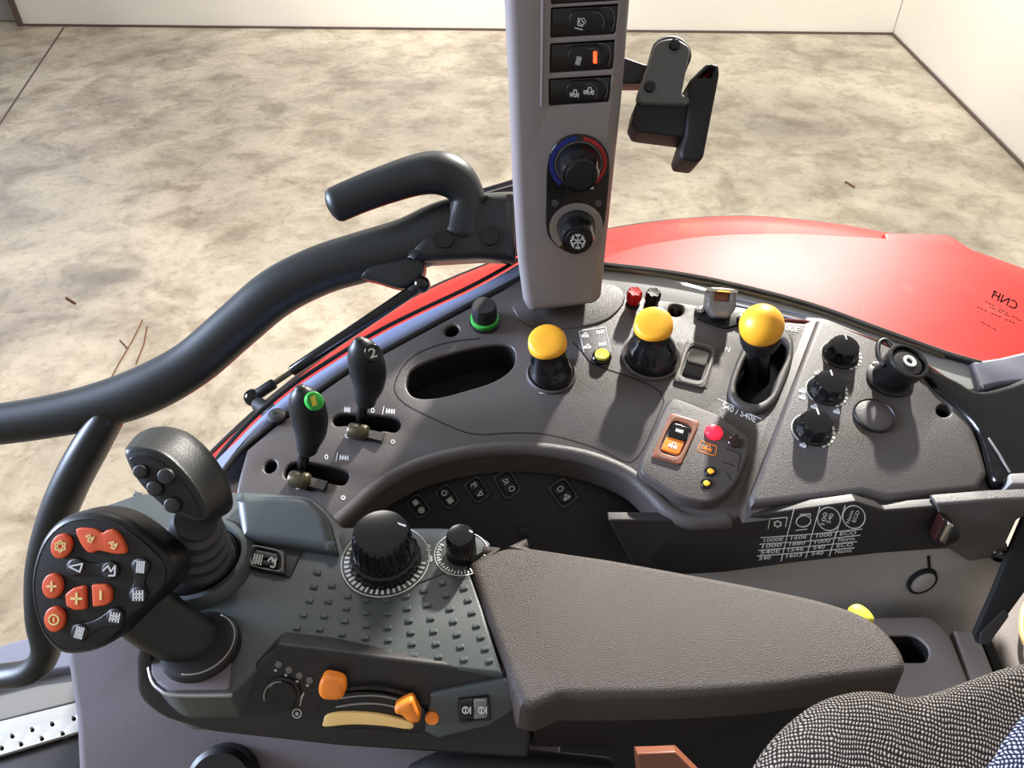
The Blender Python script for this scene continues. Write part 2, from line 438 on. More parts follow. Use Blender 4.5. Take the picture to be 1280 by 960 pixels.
# grey ribbed door leaf left of the white wall
mb = MB(); dl = gl + yd * .35
for k in range(14):
    mb.box(dl - xd * (.1 + k * .16) + Vector((0, 0, 1.35)), xd * .05, yd * .03, (0, 0, 1.1))
mb.box(dl - xd * 1.1 + yd * .06 + Vector((0, 0, 1.35)), xd * 1.2, yd * .04, (0, 0, 1.15))
mb.box(dl - xd * 1.1 + Vector((0, 0, .14)) - yd * .06, xd * 1.15, yd * .12, (0, 0, .13))
mb.build('door_1', M['corr'], kind='structure')
MB().box(gl - xd * .03 + yd * .1 + Vector((0, 0, .35)), xd * .03, yd * .14, (0, 0, .35)).build('trim_1', M['joint'], kind='structure')
mb = MB(); p = GROUND.pt(80, 34); q = GROUND.pt(-40, 215); d = (q - p); n = Vector((-d.y, d.x, 0)).normalized()
mb.box((p + q) / 2 + Vector((0, 0, .001)), d / 2, n * .011, (0, 0, .001)); mb.build('trim_2', M['joint'], kind='structure')
mb = MB(); a = gl + Vector((0, 0, .012)); mb.box((gl + gc) / 2 - yd * .012 + Vector((0, 0, .012)), xd * (L / 2), yd * .01, (0, 0, .012)); mb.build('baseboard_back', M['joint'], kind='structure')
mb = MB(); mb.box(gc + rd_ * 3.4 - rn * .004 + Vector((0, 0, .012)), rd_ * 3.5, rn * .01, (0, 0, .012)); mb.build('baseboard_right', M['joint'], kind='structure')
tw = MB()
for ln in ([(138, 474), (150, 452), (166, 425), (178, 400)], [(170, 455), (180, 430), (184, 408)], [(160, 436), (150, 425)]):
    tw.tube([GROUND.pt(u, v, .004) for u, v in ln], .0035, 6)
tag(tw.build('twig', M['twig']), 'thin brown dry twig lying on the concrete floor below the handle', 'twig')
for (u, v, lb) in ((88, 375, 'small dark stick scrap on the floor at the far left'), (1062, 230, 'tiny dark chip on the floor right of the phone clamp')):
    mb = MB().tube([GROUND.pt(u - 5, v - 3, .006), GROUND.pt(u + 6, v + 4, .006)], .007, 8)
    tag(mb.build('debris_scrap', M['twig']), lb, 'scrap')

# ================================================================== FENDER
def fz(u, v, z): d = ray(u, v); return CAM + d * (z / d.z)
T = thing('rear_fender', 'red painted tractor rear fender beyond the side window', 'fender', fz(950, 330, -.9))
far = sm([(240, 590), (325, 508), (432, 424), (530, 362), (640, 316), (700, 297), (768, 282), (850, 271), (940, 267), (1040, 276), (1110, 288), (1200, 305), (1300, 340)], 5, False)
zf = [-.98, -.94, -.9, -.86, -.82, -.80, -.79, -.78, -.775, -.775, -.78, -.79, -.80]
zf = [x[0] for x in sm([(z, 0) for z in zf], 5, False)]
near = sm([(330, 600), (400, 540), (500, 470), (600, 415), (700, 380), (750, 370), (800, 372), (860, 380), (930, 392), (1030, 420), (1110, 450), (1200, 490), (1300, 500)], 5, False)
rows = []
for i, ((u, v), (a_, b_)) in enumerate(zip(far, near)):
    P = fz(u, v, zf[i]); Q = fz(a_, b_, -.74 + (zf[i] + .78) * .8)
    out = (P - Q); out.z = 0; out.normalize()
    row = [P + out * .015 + Vector((0, 0, -.22)), P + out * .014 + Vector((0, 0, -.03)), P + Vector((0, 0, -.006)), P - out * .012]
    for k in range(1, 9):
        t = k / 8; row.append(P.lerp(Q, t) - out * .012 * (1 - t) + Vector((0, 0, .018 * math.sin(t * math.pi) + (-.012 if .22 < t < .3 else 0))))
    rows.append(row)
mb = MB().grid(rows); mb.build('arch', M['red'], T)
# lip bead along the outer edge
MB().tube([r[1] + Vector((0, 0, .012)) for r in rows], .006, 8).build('edge_bead', M['rubber'], T)
FEN = Pl((0, 1, CAM.z - .715), (0, -.05, 1))
pts = sm([(705, 345), (760, 318), (820, 302), (900, 292), (1000, 290)], 5, False) + rp([(1100, 290), (1186, 292), (1226, 318), (1252, 334), (1300, 368), (1300, 520)], 9) + [(1200, 500), (1080, 440), (900, 390), (760, 368)]
MB().px(FEN, pts, depth=.05, bev=.006, n=4).build('upper_plate', M['red'], T)

# ================================================================== WINDOW FRAME
T = thing('cab_window_frame', 'grey-blue painted side window rail and sill of the cab with black rubber seals', 'window frame', CON.pt(700, 360, -.03))
outer = sm([(652, 322), (620, 341), (580, 362), (520, 390), (465, 418), (400, 458), (362, 484), (317, 522), (280, 562), (248, 610), (232, 650)], 5, False)
inner = sm([(255, 650), (268, 600), (300, 563), (345, 527), (395, 490), (437, 461), (480, 438), (530, 411), (587, 380), (642, 351), (664, 340)], 5, False)
MB().px(CON, outer + inner, top=-.002, depth=.05, bev=.012, n=5).build('front_rail', M['frame'], T)
s_up = sm([(745, 330), (820, 338), (900, 352), (1010, 380), (1100, 412), (1180, 441), (1216, 453)], 5, False)
s_dn = sm([(1228, 486), (1180, 490), (1130, 450), (1050, 420), (960, 405), (860, 385), (745, 372)], 5, False)
MB().px(CON, s_up + s_dn, top=-.004, depth=.04, bev=.004, n=4).build('sill', M['sill'], T)
MB().px(CON, rp([(1214, 451), (1250, 446), (1300, 434), (1300, 475), (1250, 480), (1225, 487)], 2), top=.004, depth=.05, bev=.005).build('sill_corner', M['sill2'], T)
def seal(px, w, h, name='rubber_seal', m='rubber', parent=T):
    px = sm(px, 5, False)
    MB().tube([CON.pt(u, v, h) for u, v in px], w, 8).build(name, M[m], parent)
seal([(652, 322), (620, 341), (580, 362), (520, 390), (465, 418), (400, 458), (362, 484), (317, 522), (280, 562), (248, 610), (232, 650)], .0028, -.005)
seal([(658, 344), (642, 352), (587, 381), (530, 412), (480, 439), (437, 462), (395, 491), (345, 528), (305, 560), (285, 582), (268, 606)], .0034, -.002)
seal([(750, 331), (820, 339), (900, 353), (1010, 381), (1100, 413), (1180, 442), (1225, 455)], .0045, 0)
seal([(750, 335), (820, 343), (900, 358), (1010, 386), (1100, 418), (1180, 446)], .0022, .0, m='steel')
seal([(960, 400), (1020, 404), (1100, 428), (1150, 452), (1200, 486)], .0022, -.001, name='sill_trim', m='darkred')
for dv in (8, 16): seal([(905, 362 + dv), (1010, 388 + dv), (1100, 420 + dv)], .0012, -.003, name='sill_rib', m='frame')
# glass
A = CON.pt(758, 330, .004); B = CON.pt(1216, 452, .004); D = (B - A); D.z = 0
zlo = min(A.z, B.z) - .02
B2 = A + (B - A) * 1.45
nn = Vector((-(B - A).y, (B - A).x, 0)).normalized()
mb = MB(); hh = Vector((0, 0, .75))
mid = (A + B2) / 2 + hh / 2
lowv = Vector((0, 0, 1))
a0, b0 = A.copy(), B2.copy()
mb.add([a0, b0, b0 + hh, a0 + hh, a0 + nn * .004, b0 + nn * .004, b0 + hh + nn * .004, a0 + hh + nn * .004], [(0, 1, 2, 3), (7, 6, 5, 4), (0, 4, 5, 1), (1, 5, 6, 2), (2, 6, 7, 3), (3, 7, 4, 0)], True)
G = thing('window_pane', 'clear side window glass above the sill with small black etched lettering', 'window pane', (A + B2) / 2)
mb.build('glass', M['glass'], G)
gn = nn if nn.dot(CAM - A) > 0 else -nn
GP = Pl(A, gn)
mb = MB().text(GP, 'CNH', (1270, 388), (1239, 372), (4, -10), .001)
mb.strokes(GP, [[(1244, 365), (1246, 366)]], 2, .001)
for (x0, y0, x1, y1) in ((1232, 377, 1278, 402), (1222, 384, 1270, 405), (1238, 384, 1262, 396), (1226, 402, 1246, 413)):
    n_ = 11
    for k in range(n_):
        if k % 4 == 3: continue
        t = k / n_; mb.strokes(GP, [[(x0 + (x1 - x0) * t, y0 + (y1 - y0) * t), (x0 + (x1 - x0) * (t + .05), y0 + (y1 - y0) * (t + .05))]], 1.1, .001)
mb.build('lettering', M['etch'], G)

# ================================================================== SIDE CONSOLE
T = thing('side_console', 'grey-brown moulded side console with arched dark recess and printed symbols', 'console', CON.pt(700, 500, -.12))
arc = [(905, 652), (868, 652), (838, 640), (812, 615), (785, 592), (740, 573), (690, 563), (640, 560), (590, 564), (540, 575), (500, 591), (465, 614), (436, 640), (400, 668)]
top_out = [(290, 640), (298, 598), (308, 562)] + sm([(345, 531), (395, 494), (437, 465), (480, 441), (530, 414), (587, 384), (642, 355)], 4, False) + [(668, 352), (750, 358)] + sm([(800, 371), (880, 382), (960, 400)], 4, False) + [(1014, 404), (1040, 400)] + \
    sm([(1095, 425), (1148, 455), (1190, 494), (1216, 524), (1232, 566), (1240, 596)], 4, False) + [(1250, 606), (1300, 604), (1300, 622), (1245, 622), (1106, 634), (1090, 630), (1072, 623), (1000, 631), (940, 641)] + sm(arc, 4, False) + [(330, 668)]
bin_ = sm([(508, 482), (513, 464), (532, 452), (565, 441), (605, 432), (634, 431), (644, 441), (640, 460), (618, 476), (585, 487), (545, 497), (518, 496)], 4)
slot2 = sm([(416, 524), (426, 517), (442, 517), (470, 519), (495, 523), (501, 531), (494, 540), (478, 538), (466, 545), (452, 548), (438, 540), (436, 532), (420, 532)], 3)
slot1 = sm([(355, 590), (364, 579), (380, 578), (410, 583), (430, 588), (436, 594), (432, 604), (424, 606), (408, 603), (398, 612), (386, 612), (374, 604), (372, 598), (358, 598)], 3)
gate = sm([(946, 426), (966, 420), (984, 428), (984, 445), (972, 470), (964, 492), (948, 503), (930, 500), (920, 486), (926, 462), (936, 440)], 4)
dot1 = ell(565, 413, 9.5, 7, -20, 16); dot2 = ell(338, 583, 9, 7, -45, 16)
scr1 = ell(845, 388, 9.5, 7.5, 0, 18); scr2 = ell(1180, 513, 11, 9.5, 0, 18)
MB().px(CON, top_out, depth=.05, bev=.004, n=3, holes=[bin_, slot2, slot1, gate, dot1, dot2, scr1, scr2], hb=.0025).build('top_panel', M['console'], T)
MB().px(CON, rp([(315, 570), (640, 385), (1040, 405), (1200, 520), (1225, 600), (880, 620), (800, 590), (640, 540), (500, 570), (420, 630), (310, 620)], 4), top=-.052, depth=.004, bev=0).build('light_stop', M['void'], T)  # added dark sheet beneath the openings, stops light coming through
for nm, hl_ in (('storage_bin_wall', bin_), ('slot_shade', slot2), ('slot_shade', slot1), ('gate_shade', gate), ('hole_shade', dot1), ('hole_shade', dot2)):  # black walls paint the shade inside slots, gate and dots
    l_ = CON.loop(hl_)
    if area2(l_) < 0: l_ = l_[::-1]
    l_ = offset(dedupe(l_), .0006); l_.append(l_[0])
    MB().grid([[CON.w(x, y, -.0035) for x, y in l_], [CON.w(x, y, -.048) for x, y in l_]]).build(nm, M['void'], T)
# arched lip
lip = sm([(910, 651), (868, 653), (838, 641), (812, 616), (785, 593), (740, 574), (690, 564), (640, 561), (590, 565), (540, 576), (500, 592), (465, 615), (436, 641), (405, 668)], 5, False)
MB().tube([CON.pt(u, v, -.006) for u, v in lip], .0085, 14).build('arched_lip', M['console'], T)
# recess
MB().px(REC, rp([(400, 560), (640, 505), (860, 545), (950, 600), (885, 715), (640, 790), (400, 740)], 6), depth=.01, bev=.001).build('recess_panel', M['recess'], T)
MB().px(REC, ell(655, 665, 9, 7), top=.004, depth=.005, bev=.001).build('recess_plug', M['black'], T)
# front face with the table
MB().px(FACE, rp([(845, 650), (905, 655), (940, 645), (1070, 627), (1106, 638), (1180, 632), (1186, 686), (1100, 692), (1000, 703), (905, 716), (800, 722), (760, 650)], 2), depth=.012, bev=.002).build('front_face', M['dark'], T)
MB().px(FACE, rp([(1170, 630), (1246, 624), (1300, 622), (1300, 640), (1272, 650), (1250, 698), (1212, 703), (1184, 686)], 3), top=.002, depth=.014, bev=.003).build('front_face_end', M['console'], T)
wd = sm([(1236, 622), (1252, 628), (1244, 650), (1226, 695), (1214, 700), (1194, 690), (1188, 680), (1215, 655)], 3)
# print on the front face: the speed table
pr = MB(); q = rel((930, 620), 180 / 1280)
for ln in ([(215, 290), (230, 205), (385, 190), (370, 275)], [(445, 120), (385, 350)], [(675, 100), (590, 390)], [(900, 85), (810, 370)],
           [(150, 372), (610, 340), (1050, 295)], [(140, 430), (600, 400), (1030, 350)], [(130, 485), (570, 450), (1005, 407)], [(120, 535), (560, 500), (980, 462)],
           [(385, 350), (330, 580)], [(600, 390), (550, 550)], [(820, 320), (760, 535)], [(460, 308), (560, 295)]):
    pr.strokes(FACE, [[q(*p) for p in ln]], .9)
pr.strokes(FACE, [[q(*p) for p in ell(530, 225, 66, 50, -12, 16)]], 1.2, closed=True)
pr.strokes(FACE, [[q(500, 180), q(505, 165), q(590, 160), q(590, 180)]], 1.2)
pr.strokes(FACE, [[q(*p) for p in ell(755, 205, 100, 105, -35, 24)]], 1.2, closed=True)
pr.strokes(FACE, [[q(*p) for p in ell(978, 188, 98, 103, -35, 24)]], 1.2, closed=True)
glyph(pr, FACE, 'gear', *q(300, 250), 5, 4, 0, 1.4)
pr.text(FACE, '100', q(715, 258), q(745, 150), (-5.5, -1.2)); pr.text(FACE, '540', q(765, 245), q(800, 160), (-5.5, -1.2))
pr.text(FACE, 'Norm', q(935, 245), q(975, 135), (-4.5, -1.2)); pr.text(FACE, 'ECO', q(990, 235), q(1030, 135), (-4.5, -1.2))
tab = (('1000E', '1606', '1000', 'ECO'), ('1000', '1880', '1000', 'Norm'), ('540E', '1546', '540', 'ECO'), ('540', '1603', '540', 'Norm'))
for r_, row in enumerate(tab):
    for k, tx in enumerate(row):
        x0 = (172, 415, 640, 850)[k] - r_ * 14 + (0, 0, 0, 0)[k]; y0 = (412, 390, 370, 352)[k] + r_ * 53
        wv = (175, 140, 140, 145)[k] if tx not in ('540',) else 105
        pr.text(FACE, tx, q(x0, y0), q(x0 + wv, y0 - wv * .09), (1.0, -4.6))
pr.build('speed_table_print', M['white'], T, 'white printed table of shaft speeds')
# print on top
pr = MB()
pr.text(CON, '540 / 540E', (902, 510), (944, 528), (2, -7.5)); pr.strokes(CON, [[(897, 498), (952, 524)]], .8)
pr.text(CON, '1000E', (970, 411), (999, 415), (1, -6)); pr.text(CON, 'N', (906, 439), (912, 440), (1, -6))
pr.strokes(CON, [rp([(676, 481), (686, 482), (684, 492), (674, 491)], 1)], .9, closed=True)
for (cx, cy, s_) in ((690, 486, 3), (697, 483, 3), (814, 466, 4), (826, 465, 4)): glyph(pr, CON, 'tractor', cx, cy, s_ + 1, s_, -8, .9)
pr.strokes(CON, [[(832, 458), (836, 465), (830, 470), (806, 471)]], .8)
for (x, y) in ((430, 512), (372, 570)):
    glyph(pr, CON, 'bars', x + 4, y, 4, 3, 5, .8); glyph(pr, CON, 'ring', x + 36, y + 1, 1.8, 2.6, 0, .9); glyph(pr, CON, 'bars', x + 58, y + 2, 6, 3, 5, .9)
    pr.strokes(CON, [[(x + 50, y - 4), (x + 48, y + 6)]], .8)
for (x, y) in ((491, 552), (429, 622), (372, 609), (434, 545)): glyph(pr, CON, 'ring', x, y, 2.2, 2, 20, 1.6)
for (x, y) in ((1003, 488), (1003, 496), (1004, 556), (1022, 466), (1018, 508), (1046, 514)): glyph(pr, CON, 'tractor', x, y, 3.6, 3.0, 15, 1.2, .0115)
pr.build('symbol_print', M['white'], T)
# seams
sd = MB()
sd.strokes(CON, [sm([(600, 423), (560, 428), (525, 440), (505, 456), (494, 478), (496, 494), (515, 510), (570, 536), (600, 543), (645, 541), (690, 544), (745, 560), (782, 577), (796, 572), (808, 553), (826, 512), (829, 498), (820, 486), (795, 474), (750, 458), (738, 452), (728, 440), (716, 428)], 4, False)], 1.4, .0003)
sd.strokes(CON, [sm([(660, 404), (700, 410), (745, 404), (770, 388), (781, 372)], 4, False)], 1.2, .0003)
sd.build('panel_seam', M['void'], T)
MB().px(CON, sm([(646, 376), (700, 352), (760, 354), (780, 366), (776, 384), (752, 402), (705, 410), (662, 406), (645, 392)], 4), top=.002, depth=.004, bev=.0018).build('pillar_foot_plate', M['console'], T)
# raised rear plinth with the three knobs
MB().px(CON, [(1022, 398), (1036, 399)] + sm([(1095, 424), (1148, 454), (1190, 493), (1214, 522), (1230, 566), (1237, 592)], 4, False) + [(1225, 612), (1110, 624), (1080, 616), (940, 632), (936, 622), (975, 520)], top=.011, depth=.012, bev=.008, n=4, holes=[ell(1180, 513, 10, 8.5, 0, 18)], flare=.012).build('rear_plinth', M['console'], T)
MB().px(CON, rp([(846, 427), (852, 424), (896, 437), (884, 486), (846, 474)], 3), top=.0008, depth=.002, bev=.0004).build('switch_surround', M['console'], T)
mb = MB().px(CON, sm([(940, 418), (968, 408), (990, 420), (992, 446), (982, 476), (970, 500), (950, 514), (924, 508), (911, 490), (916, 464), (926, 440)], 4), top=.006, depth=.008, bev=.004, holes=[gate], hb=.003)
mb.build('lever_gate_rim', M['console'], T)
for cx, cy in ((845, 388), (1180, 513)):
    b_ = CON.pt(cx, cy, -.012)
    mb = MB().lathe(b_, UP, [(.0095, -.03), (.0095, .003), (.008, .005), (.005, .005), (.0042, .001)], 20); s_ = mb.build('screw', M['gloss'], T)
    MB().lathe(CON.pt(cx, cy, -.011), UP, [(.004, 0), (.004, .0025)], 6).build('socket', M['chrome'], s_)
# storage bin liner
mb = MB(); p0 = [CON.w(x, y, -.0495) for x, y in CON.loop(bin_)]; 
MB().px(CON, bin_, top=-.046, depth=.005, bev=0).build('storage_bin_floor', M['void'], T)

# tilted round caps etc on the console -------------------------------
def cr(u, v, r, pl=CON, h=0): return (pl.pt(u + r, v, h) - pl.pt(u - r, v, h)).length / 2
# knob + boot levers
for (u, v, lb, bu, bv, br) in ((684, 427, 'round yellow topped lever knob beside the grey pillar foot', 689, 468, 31), (817, 405, 'round yellow topped lever knob behind the dark rubber boot, left of the rocker switch', 814, 447, 37)):
    base = CON.pt(bu, bv); tt = (base.y - 0) / ray(u, v).y
    hd = pd(u, v, tt); K = thing('console_lever', lb, 'lever', base, 'yellow topped levers on the side console'); ax = hd - base; H = ax.length
    r = 24.5 * tt / 960; rb = br * tt / 960
    MB().lathe(base, UP, [(rb * 1.06, 0), (rb * 1.04, .003), (rb * .98, .004), (rb * .9, .002)], 36).build('collar', M['console'], K)
    MB().lathe(base, ax, [(rb * .93, -.004), (rb * .92, .004), (rb * .86, H * .22), (rb * .83, H * .26), (rb * .8, H * .4), (r * .98, H * .55), (r * .9, H * .7), (r * .92, H * .78)], 36).build('boot', M['gloss'], K)
    ka = (ax.normalized() + (CAM - hd).normalized() * .9).normalized()
    MB().lathe(hd, ka, [(r * .8, -r * .75), (r * .93, -r * .6), (r * 1.0, -r * .3), (r * .98, r * .05), (r * .92, r * .16), (r * .82, r * .21), (r * .4, r * .24)], 40).build('knob', M['yellow'], K)
# speed selector lever with the ball
base = CON.pt(945, 478, -.03); tt = .80; ball = pd(952, 407, .86)
K = thing('ball_lever', 'big round orange-yellow ball knob lever standing in the long rimmed slot', 'lever', base)
MB().tube([base, base.lerp(ball, .5), ball - (ball - base).normalized() * .012], [.016, .013, .014], 20).build('gaiter', M['gloss'], K)
MB().lathe(ball, ball - base, [(.019, -.032), (.022, -.024), (.0235, -.012)], 32).build('collar', M['rubber'], K)
MB().sphere(ball, 27.5 * .86 / 960, 36, 20).build('ball_knob', M['yellow'], K)
MB().px(CON, gate, top=-.022, depth=.003, bev=0).build('slot_boot', M['gloss'], K)
# small yellow push button and its label plate
K = thing('label_plate', 'small dark symbol plate beside the first yellow knob', 'plate', CON.pt(745, 425))
MB().px(CON, rp([(722, 412), (757, 407), (766, 446), (758, 459), (738, 452), (728, 438)], 3), top=.0012, depth=.0015, bev=.0003).build('plate', M['console'], K)
pr = MB()
for (x, y) in ((731, 419), (734, 433)): glyph(pr, CON, 'tractor', x, y, 4, 3, -5, 1, .0016)
for (x, y) in ((750, 415), (753, 430)): glyph(pr, CON, 'bars', x, y, 5, 2.5, -5, .9, .0016)
pr.strokes(CON, [[(724, 414), (757, 409), (764, 440)], [(724, 414), (730, 440)]], .6, .0016)
pr.build('symbols', M['white'], K)
def pushbtn(u, v, r, h, lb, m, name='push_button', pl=CON, ring='gloss', grp=None):
    b_ = pl.pt(u, v); rr = cr(u, v, r, pl)
    K = thing(name, lb, 'button', b_, grp)
    MB().lathe(b_, pl.n, [(rr * 1.35, 0), (rr * 1.35, h * .5), (rr * 1.2, h * .65), (rr * 1.05, h * .65)], 28).build('bezel', M[ring], K)
    MB().lathe(b_, pl.n, [(rr, 0), (rr, h * .9), (rr * .9, h), (rr * .5, h * .96)], 28).build('cap', M[m], K)
    return K
pushbtn(752, 448, 9, .009, 'small pale yellow push button under the symbol plate', 'lemon')
# black plug with green ring
b_ = CON.pt(606, 403); K = thing('plug_knob', 'small black cylindrical knob with a green ring near the window rail', 'knob', b_)
MB().lathe(b_, UP, [(.019, 0), (.019, .003), (.0165, .004)], 30).build('base', M['black'], K)
MB().lathe(b_, UP, [(.0165, .003), (.0175, .005), (.0175, .009), (.016, .010)], 30).build('ring', M['green'], K)
MB().lathe(b_, UP, [(.0150, .009), (.0155, .012, 1), (.0150, .028, 1), (.0135, .031), (.006, .031)], 48, ribs=12).build('knob', M['rubber'], K)
# dust caps
for (u, v, m, lb) in ((791, 380, 'capred', 'little red fluted dust cap behind the yellow knobs'), (814, 381, 'black', 'little black fluted dust cap beside the red one')):
    b_ = CON.pt(u, v); K = thing('dust_cap', lb, 'cap', b_)
    MB().lathe(b_, UP, [(.0085, -.004), (.009, .001), (.008, .003)], 20).build('socket', M['black'], K)
    MB().lathe(b_, UP, [(.006, .001), (.0075, .004, 1), (.0095, .010, 1), (.0095, .020, 1), (.008, .023, 1), (.002, .0225)], 48, ribs=6, rd=.22).build('cap', M[m], K)
# clear spring clip
K = thing('connector_socket', 'grey flip-lid connector clip on a black mounting plate at the sill', 'connector', CON.pt(903, 395))
MB().px(CON, rp([(868, 384), (886, 378), (935, 386), (938, 398), (925, 405), (906, 410), (884, 402), (870, 396)], 4), top=.003, depth=.003, bev=.0008).build('mounting_plate', M['black'], K)
for (u, v) in ((875, 389), (926, 398)): MB().lathe(CON.pt(u, v, .003), UP, [(.005, 0), (.005, .003), (.0035, .004)], 12).build('nut', M['chrome'], K)
cf = Pl(CON.pt(902, 398, .004), (0, -.75, .66))
mb = MB().px(cf, rp([(887, 358), (921, 361), (921, 385), (911, 398), (893, 396), (884, 384)], 4), top=.012, depth=.022, bev=.003, holes=[rp([(894, 363), (914, 365), (913, 377), (893, 376)], 2)])
mb.build('lid', M['clear'], K)
MB().px(cf, rp([(890, 360), (918, 362), (917, 380), (890, 379)], 3), top=.004, depth=.004, bev=.001).build('insert', M['copper'], K)
MB().tube([cf.pt(883, 362, .012), cf.pt(921, 365, .012)], .0025, 8).build('hinge_pin', M['chrome'], K)

# rockers -------------------------------------------------------------
def rocker(pl, cx, cy, hw, hh, rot, lb, bez='black', halves=('gloss', 'black'), icons=(), grp=None, h0=0.0, name='rocker_switch', frac=.62, lamp=None, shear=0, im='white', split=0.5):
    K = thing(name, lb, 'switch', pl.pt(cx, cy, h0), grp)
    c, s = math.cos(R(rot)), math.sin(R(rot))
    def tr(x, y): return (cx + x * c - y * s + shear * y, cy + x * s + y * c)
    bz = rp([tr(x, y) for x, y in ((-hw, -hh), (hw, -hh), (hw, hh), (-hw, hh))], min(hw, hh) * .22)
    ins = sm([tr(x * hw * .72, y * hh * .72) for x, y in ((-1, -.6), (-.75, -1), (0, -1.06), (.75, -1), (1, -.6), (1, .6), (.75, 1), (0, 1.06), (-.75, 1), (-1, .6))], 3)
    MB().px(pl, bz, top=h0 + .003, depth=.004, bev=.0008, holes=[ins], hb=.0008).build('bezel', M[bez], K)
    ring = sm([tr(x * hw * .84, y * hh * .86) for x, y in ((-1, -.6), (-.75, -1), (0, -1.06), (.75, -1), (1, -.6), (1, .6), (.75, 1), (0, 1.06), (-.75, 1), (-1, .6))], 3)
    MB().strokes(pl, [ring], .7, h0 + .0034, closed=True).build('rim', M['silver' if bez != 'gloss' else 'console'], K)
    k = frac
    if split is not None:
        ang = {0: [(-hw * k, -hh * k), (hw * k, -hh * k), (hw * k, 0), (-hw * k, 0)], 1: [(-hw * k, 0), (hw * k, 0), (hw * k, hh * k), (-hw * k, hh * k)]}
        for i in (0, 1):
            o = rp([tr(x, y) for x, y in ang[i]], min(hw, hh) * .2)
            MB().px(pl, o, top=h0 + (.0045 if i == 0 else .003), depth=.005, bev=.0009).build('rocker', M[halves[i]], K)
    pr = MB(); any_ = False
    for (g, x, y, sx, sy, r_) in icons:
        p = tr(x, y); glyph(pr, pl, g, p[0], p[1], sx, sy, rot + r_, 1.1, h0 + (.0049 if y < 0 else .0036)); any_ = True
    if any_: pr.build('symbol', M[im], K)
    if lamp:
        o = rect(*tr(lamp[0], lamp[1]), lamp[2], lamp[3], rot, 1.5); MB().px(pl, o, top=h0 + .0052, depth=.002, bev=.0005).build('lamp', M['led2'], K)
    return K
rocker(CON, 870, 454, 20, 27, 14, 'light-rimmed rocker switch on the console between yellow knob and ball lever', bez='console', halves=('clear', 'gloss'), shear=-.08)
grp = 'dark rocker switches in the console recess'
for (cx, cy, hw, hh, rot, ic, lb) in ((523, 633, 11, 15, -38, (('bars', 0, -6, 3, 3, 0), ('wheel', 0, 6, 3.4, 3.4, 0)), 'recess rocker switch nearest the big ribbed dial'),
        (559, 621, 11, 15, -38, (('ring', 0, -6, 3, 3, 0), ('bars', 0, 6, 3.4, 3.4, 0)), 'second recess rocker switch from the left end of the arch'),
        (596, 612, 12, 16, -34, (('hook', 0, -7, 3.4, 3, 0), ('arrowl', 0, 7, 3.4, 3, 0)), 'middle recess rocker switch with arrow-like symbols'),
        (634, 605, 13, 18, -30, (('seat', 0, -4, 4, 3.4, 0), ('ring', 2, 8, 3.4, 3, 0)), 'recess rocker switch with a pale raised cap, below the arch top'),
        (704, 616, 14, 18, -36, (('ring', 0, -6, 3.4, 3, 0), ('tractor', 0, 7, 4, 3.6, 0)), 'recess rocker switch set apart at the right under the arch')):
    rocker(REC, cx, cy, hw, hh, rot, lb, bez='gloss', halves=('black', 'black'), icons=ic, grp=grp)
# raised switch module
K0 = thing('switch_module', 'raised rounded module carrying a brown rocker, a red lamp and amber symbols', 'control module', CON.pt(868, 560))
mod = rp([(838, 494, 14), (902, 520, 6), (936, 546, 14), (936, 568, 10), (920, 606, 16), (890, 630, 18), (850, 622, 12), (800, 590, 12), (802, 572, 8)], 8)
MB().px(CON, mod, top=.013, depth=.014, bev=.003, n=4, flare=.002).build('housing', M['console'], K0)
hp = .013
MB().lathe(CON.pt(892, 541, hp), UP, [(.0095, 0), (.0095, .002), (.008, .004), (.004, .005)], 28).build('red_lamp', M['led'], K0, 'lit red indicator lamp')
MB().lathe(CON.pt(919, 552, hp), UP, [(.0082, 0), (.0082, .0015), (.007, .003), (.003, .004)], 28).build('dark_lamp', M['darkled'], K0)
pr = MB().strokes(CON, [rp([(876, 551), (896, 558), (894, 570), (872, 563)], 2)], 1, hp + .0004, closed=True); glyph(pr, CON, 'tractor', 884, 560, 6, 4, 18, 1.1, hp + .0004)
pr.build('label_print', M['orange'], K0)
pr = MB().strokes(CON, [[(908, 560), (926, 567), (922, 590)], [(903, 577), (918, 582)], [(908, 590), (914, 600)]], .8, hp + .0004); pr.build('outline_print', M['void'], K0)
for (u, v) in ((888, 589), (883, 604)):
    MB().px(CON, sm([(u - 7, v - 2), (u - 3, v - 6), (u + 4, v - 6), (u + 8, v), (u + 3, v + 6), (u - 4, v + 5)], 3), top=hp + .0015, depth=.002, bev=.0008).build('key', M['gloss'], K0)
    MB().px(CON, sm([(u - 4, v - 1), (u, v - 4), (u + 5, v), (u, v + 3)], 3), top=hp + .0022, depth=.001, bev=.0003).build('amber_symbol', M['amber'], K0)
rocker(CON, 845, 548, 19, 28, 17, 'brown bezel rocker switch on the raised module', bez='copper', halves=('gloss', 'orange'), icons=(('bars', 0, -10, 5, 2, 0), ('tractor', 0, 9, 5, 4, 0)), h0=hp, shear=-.14)
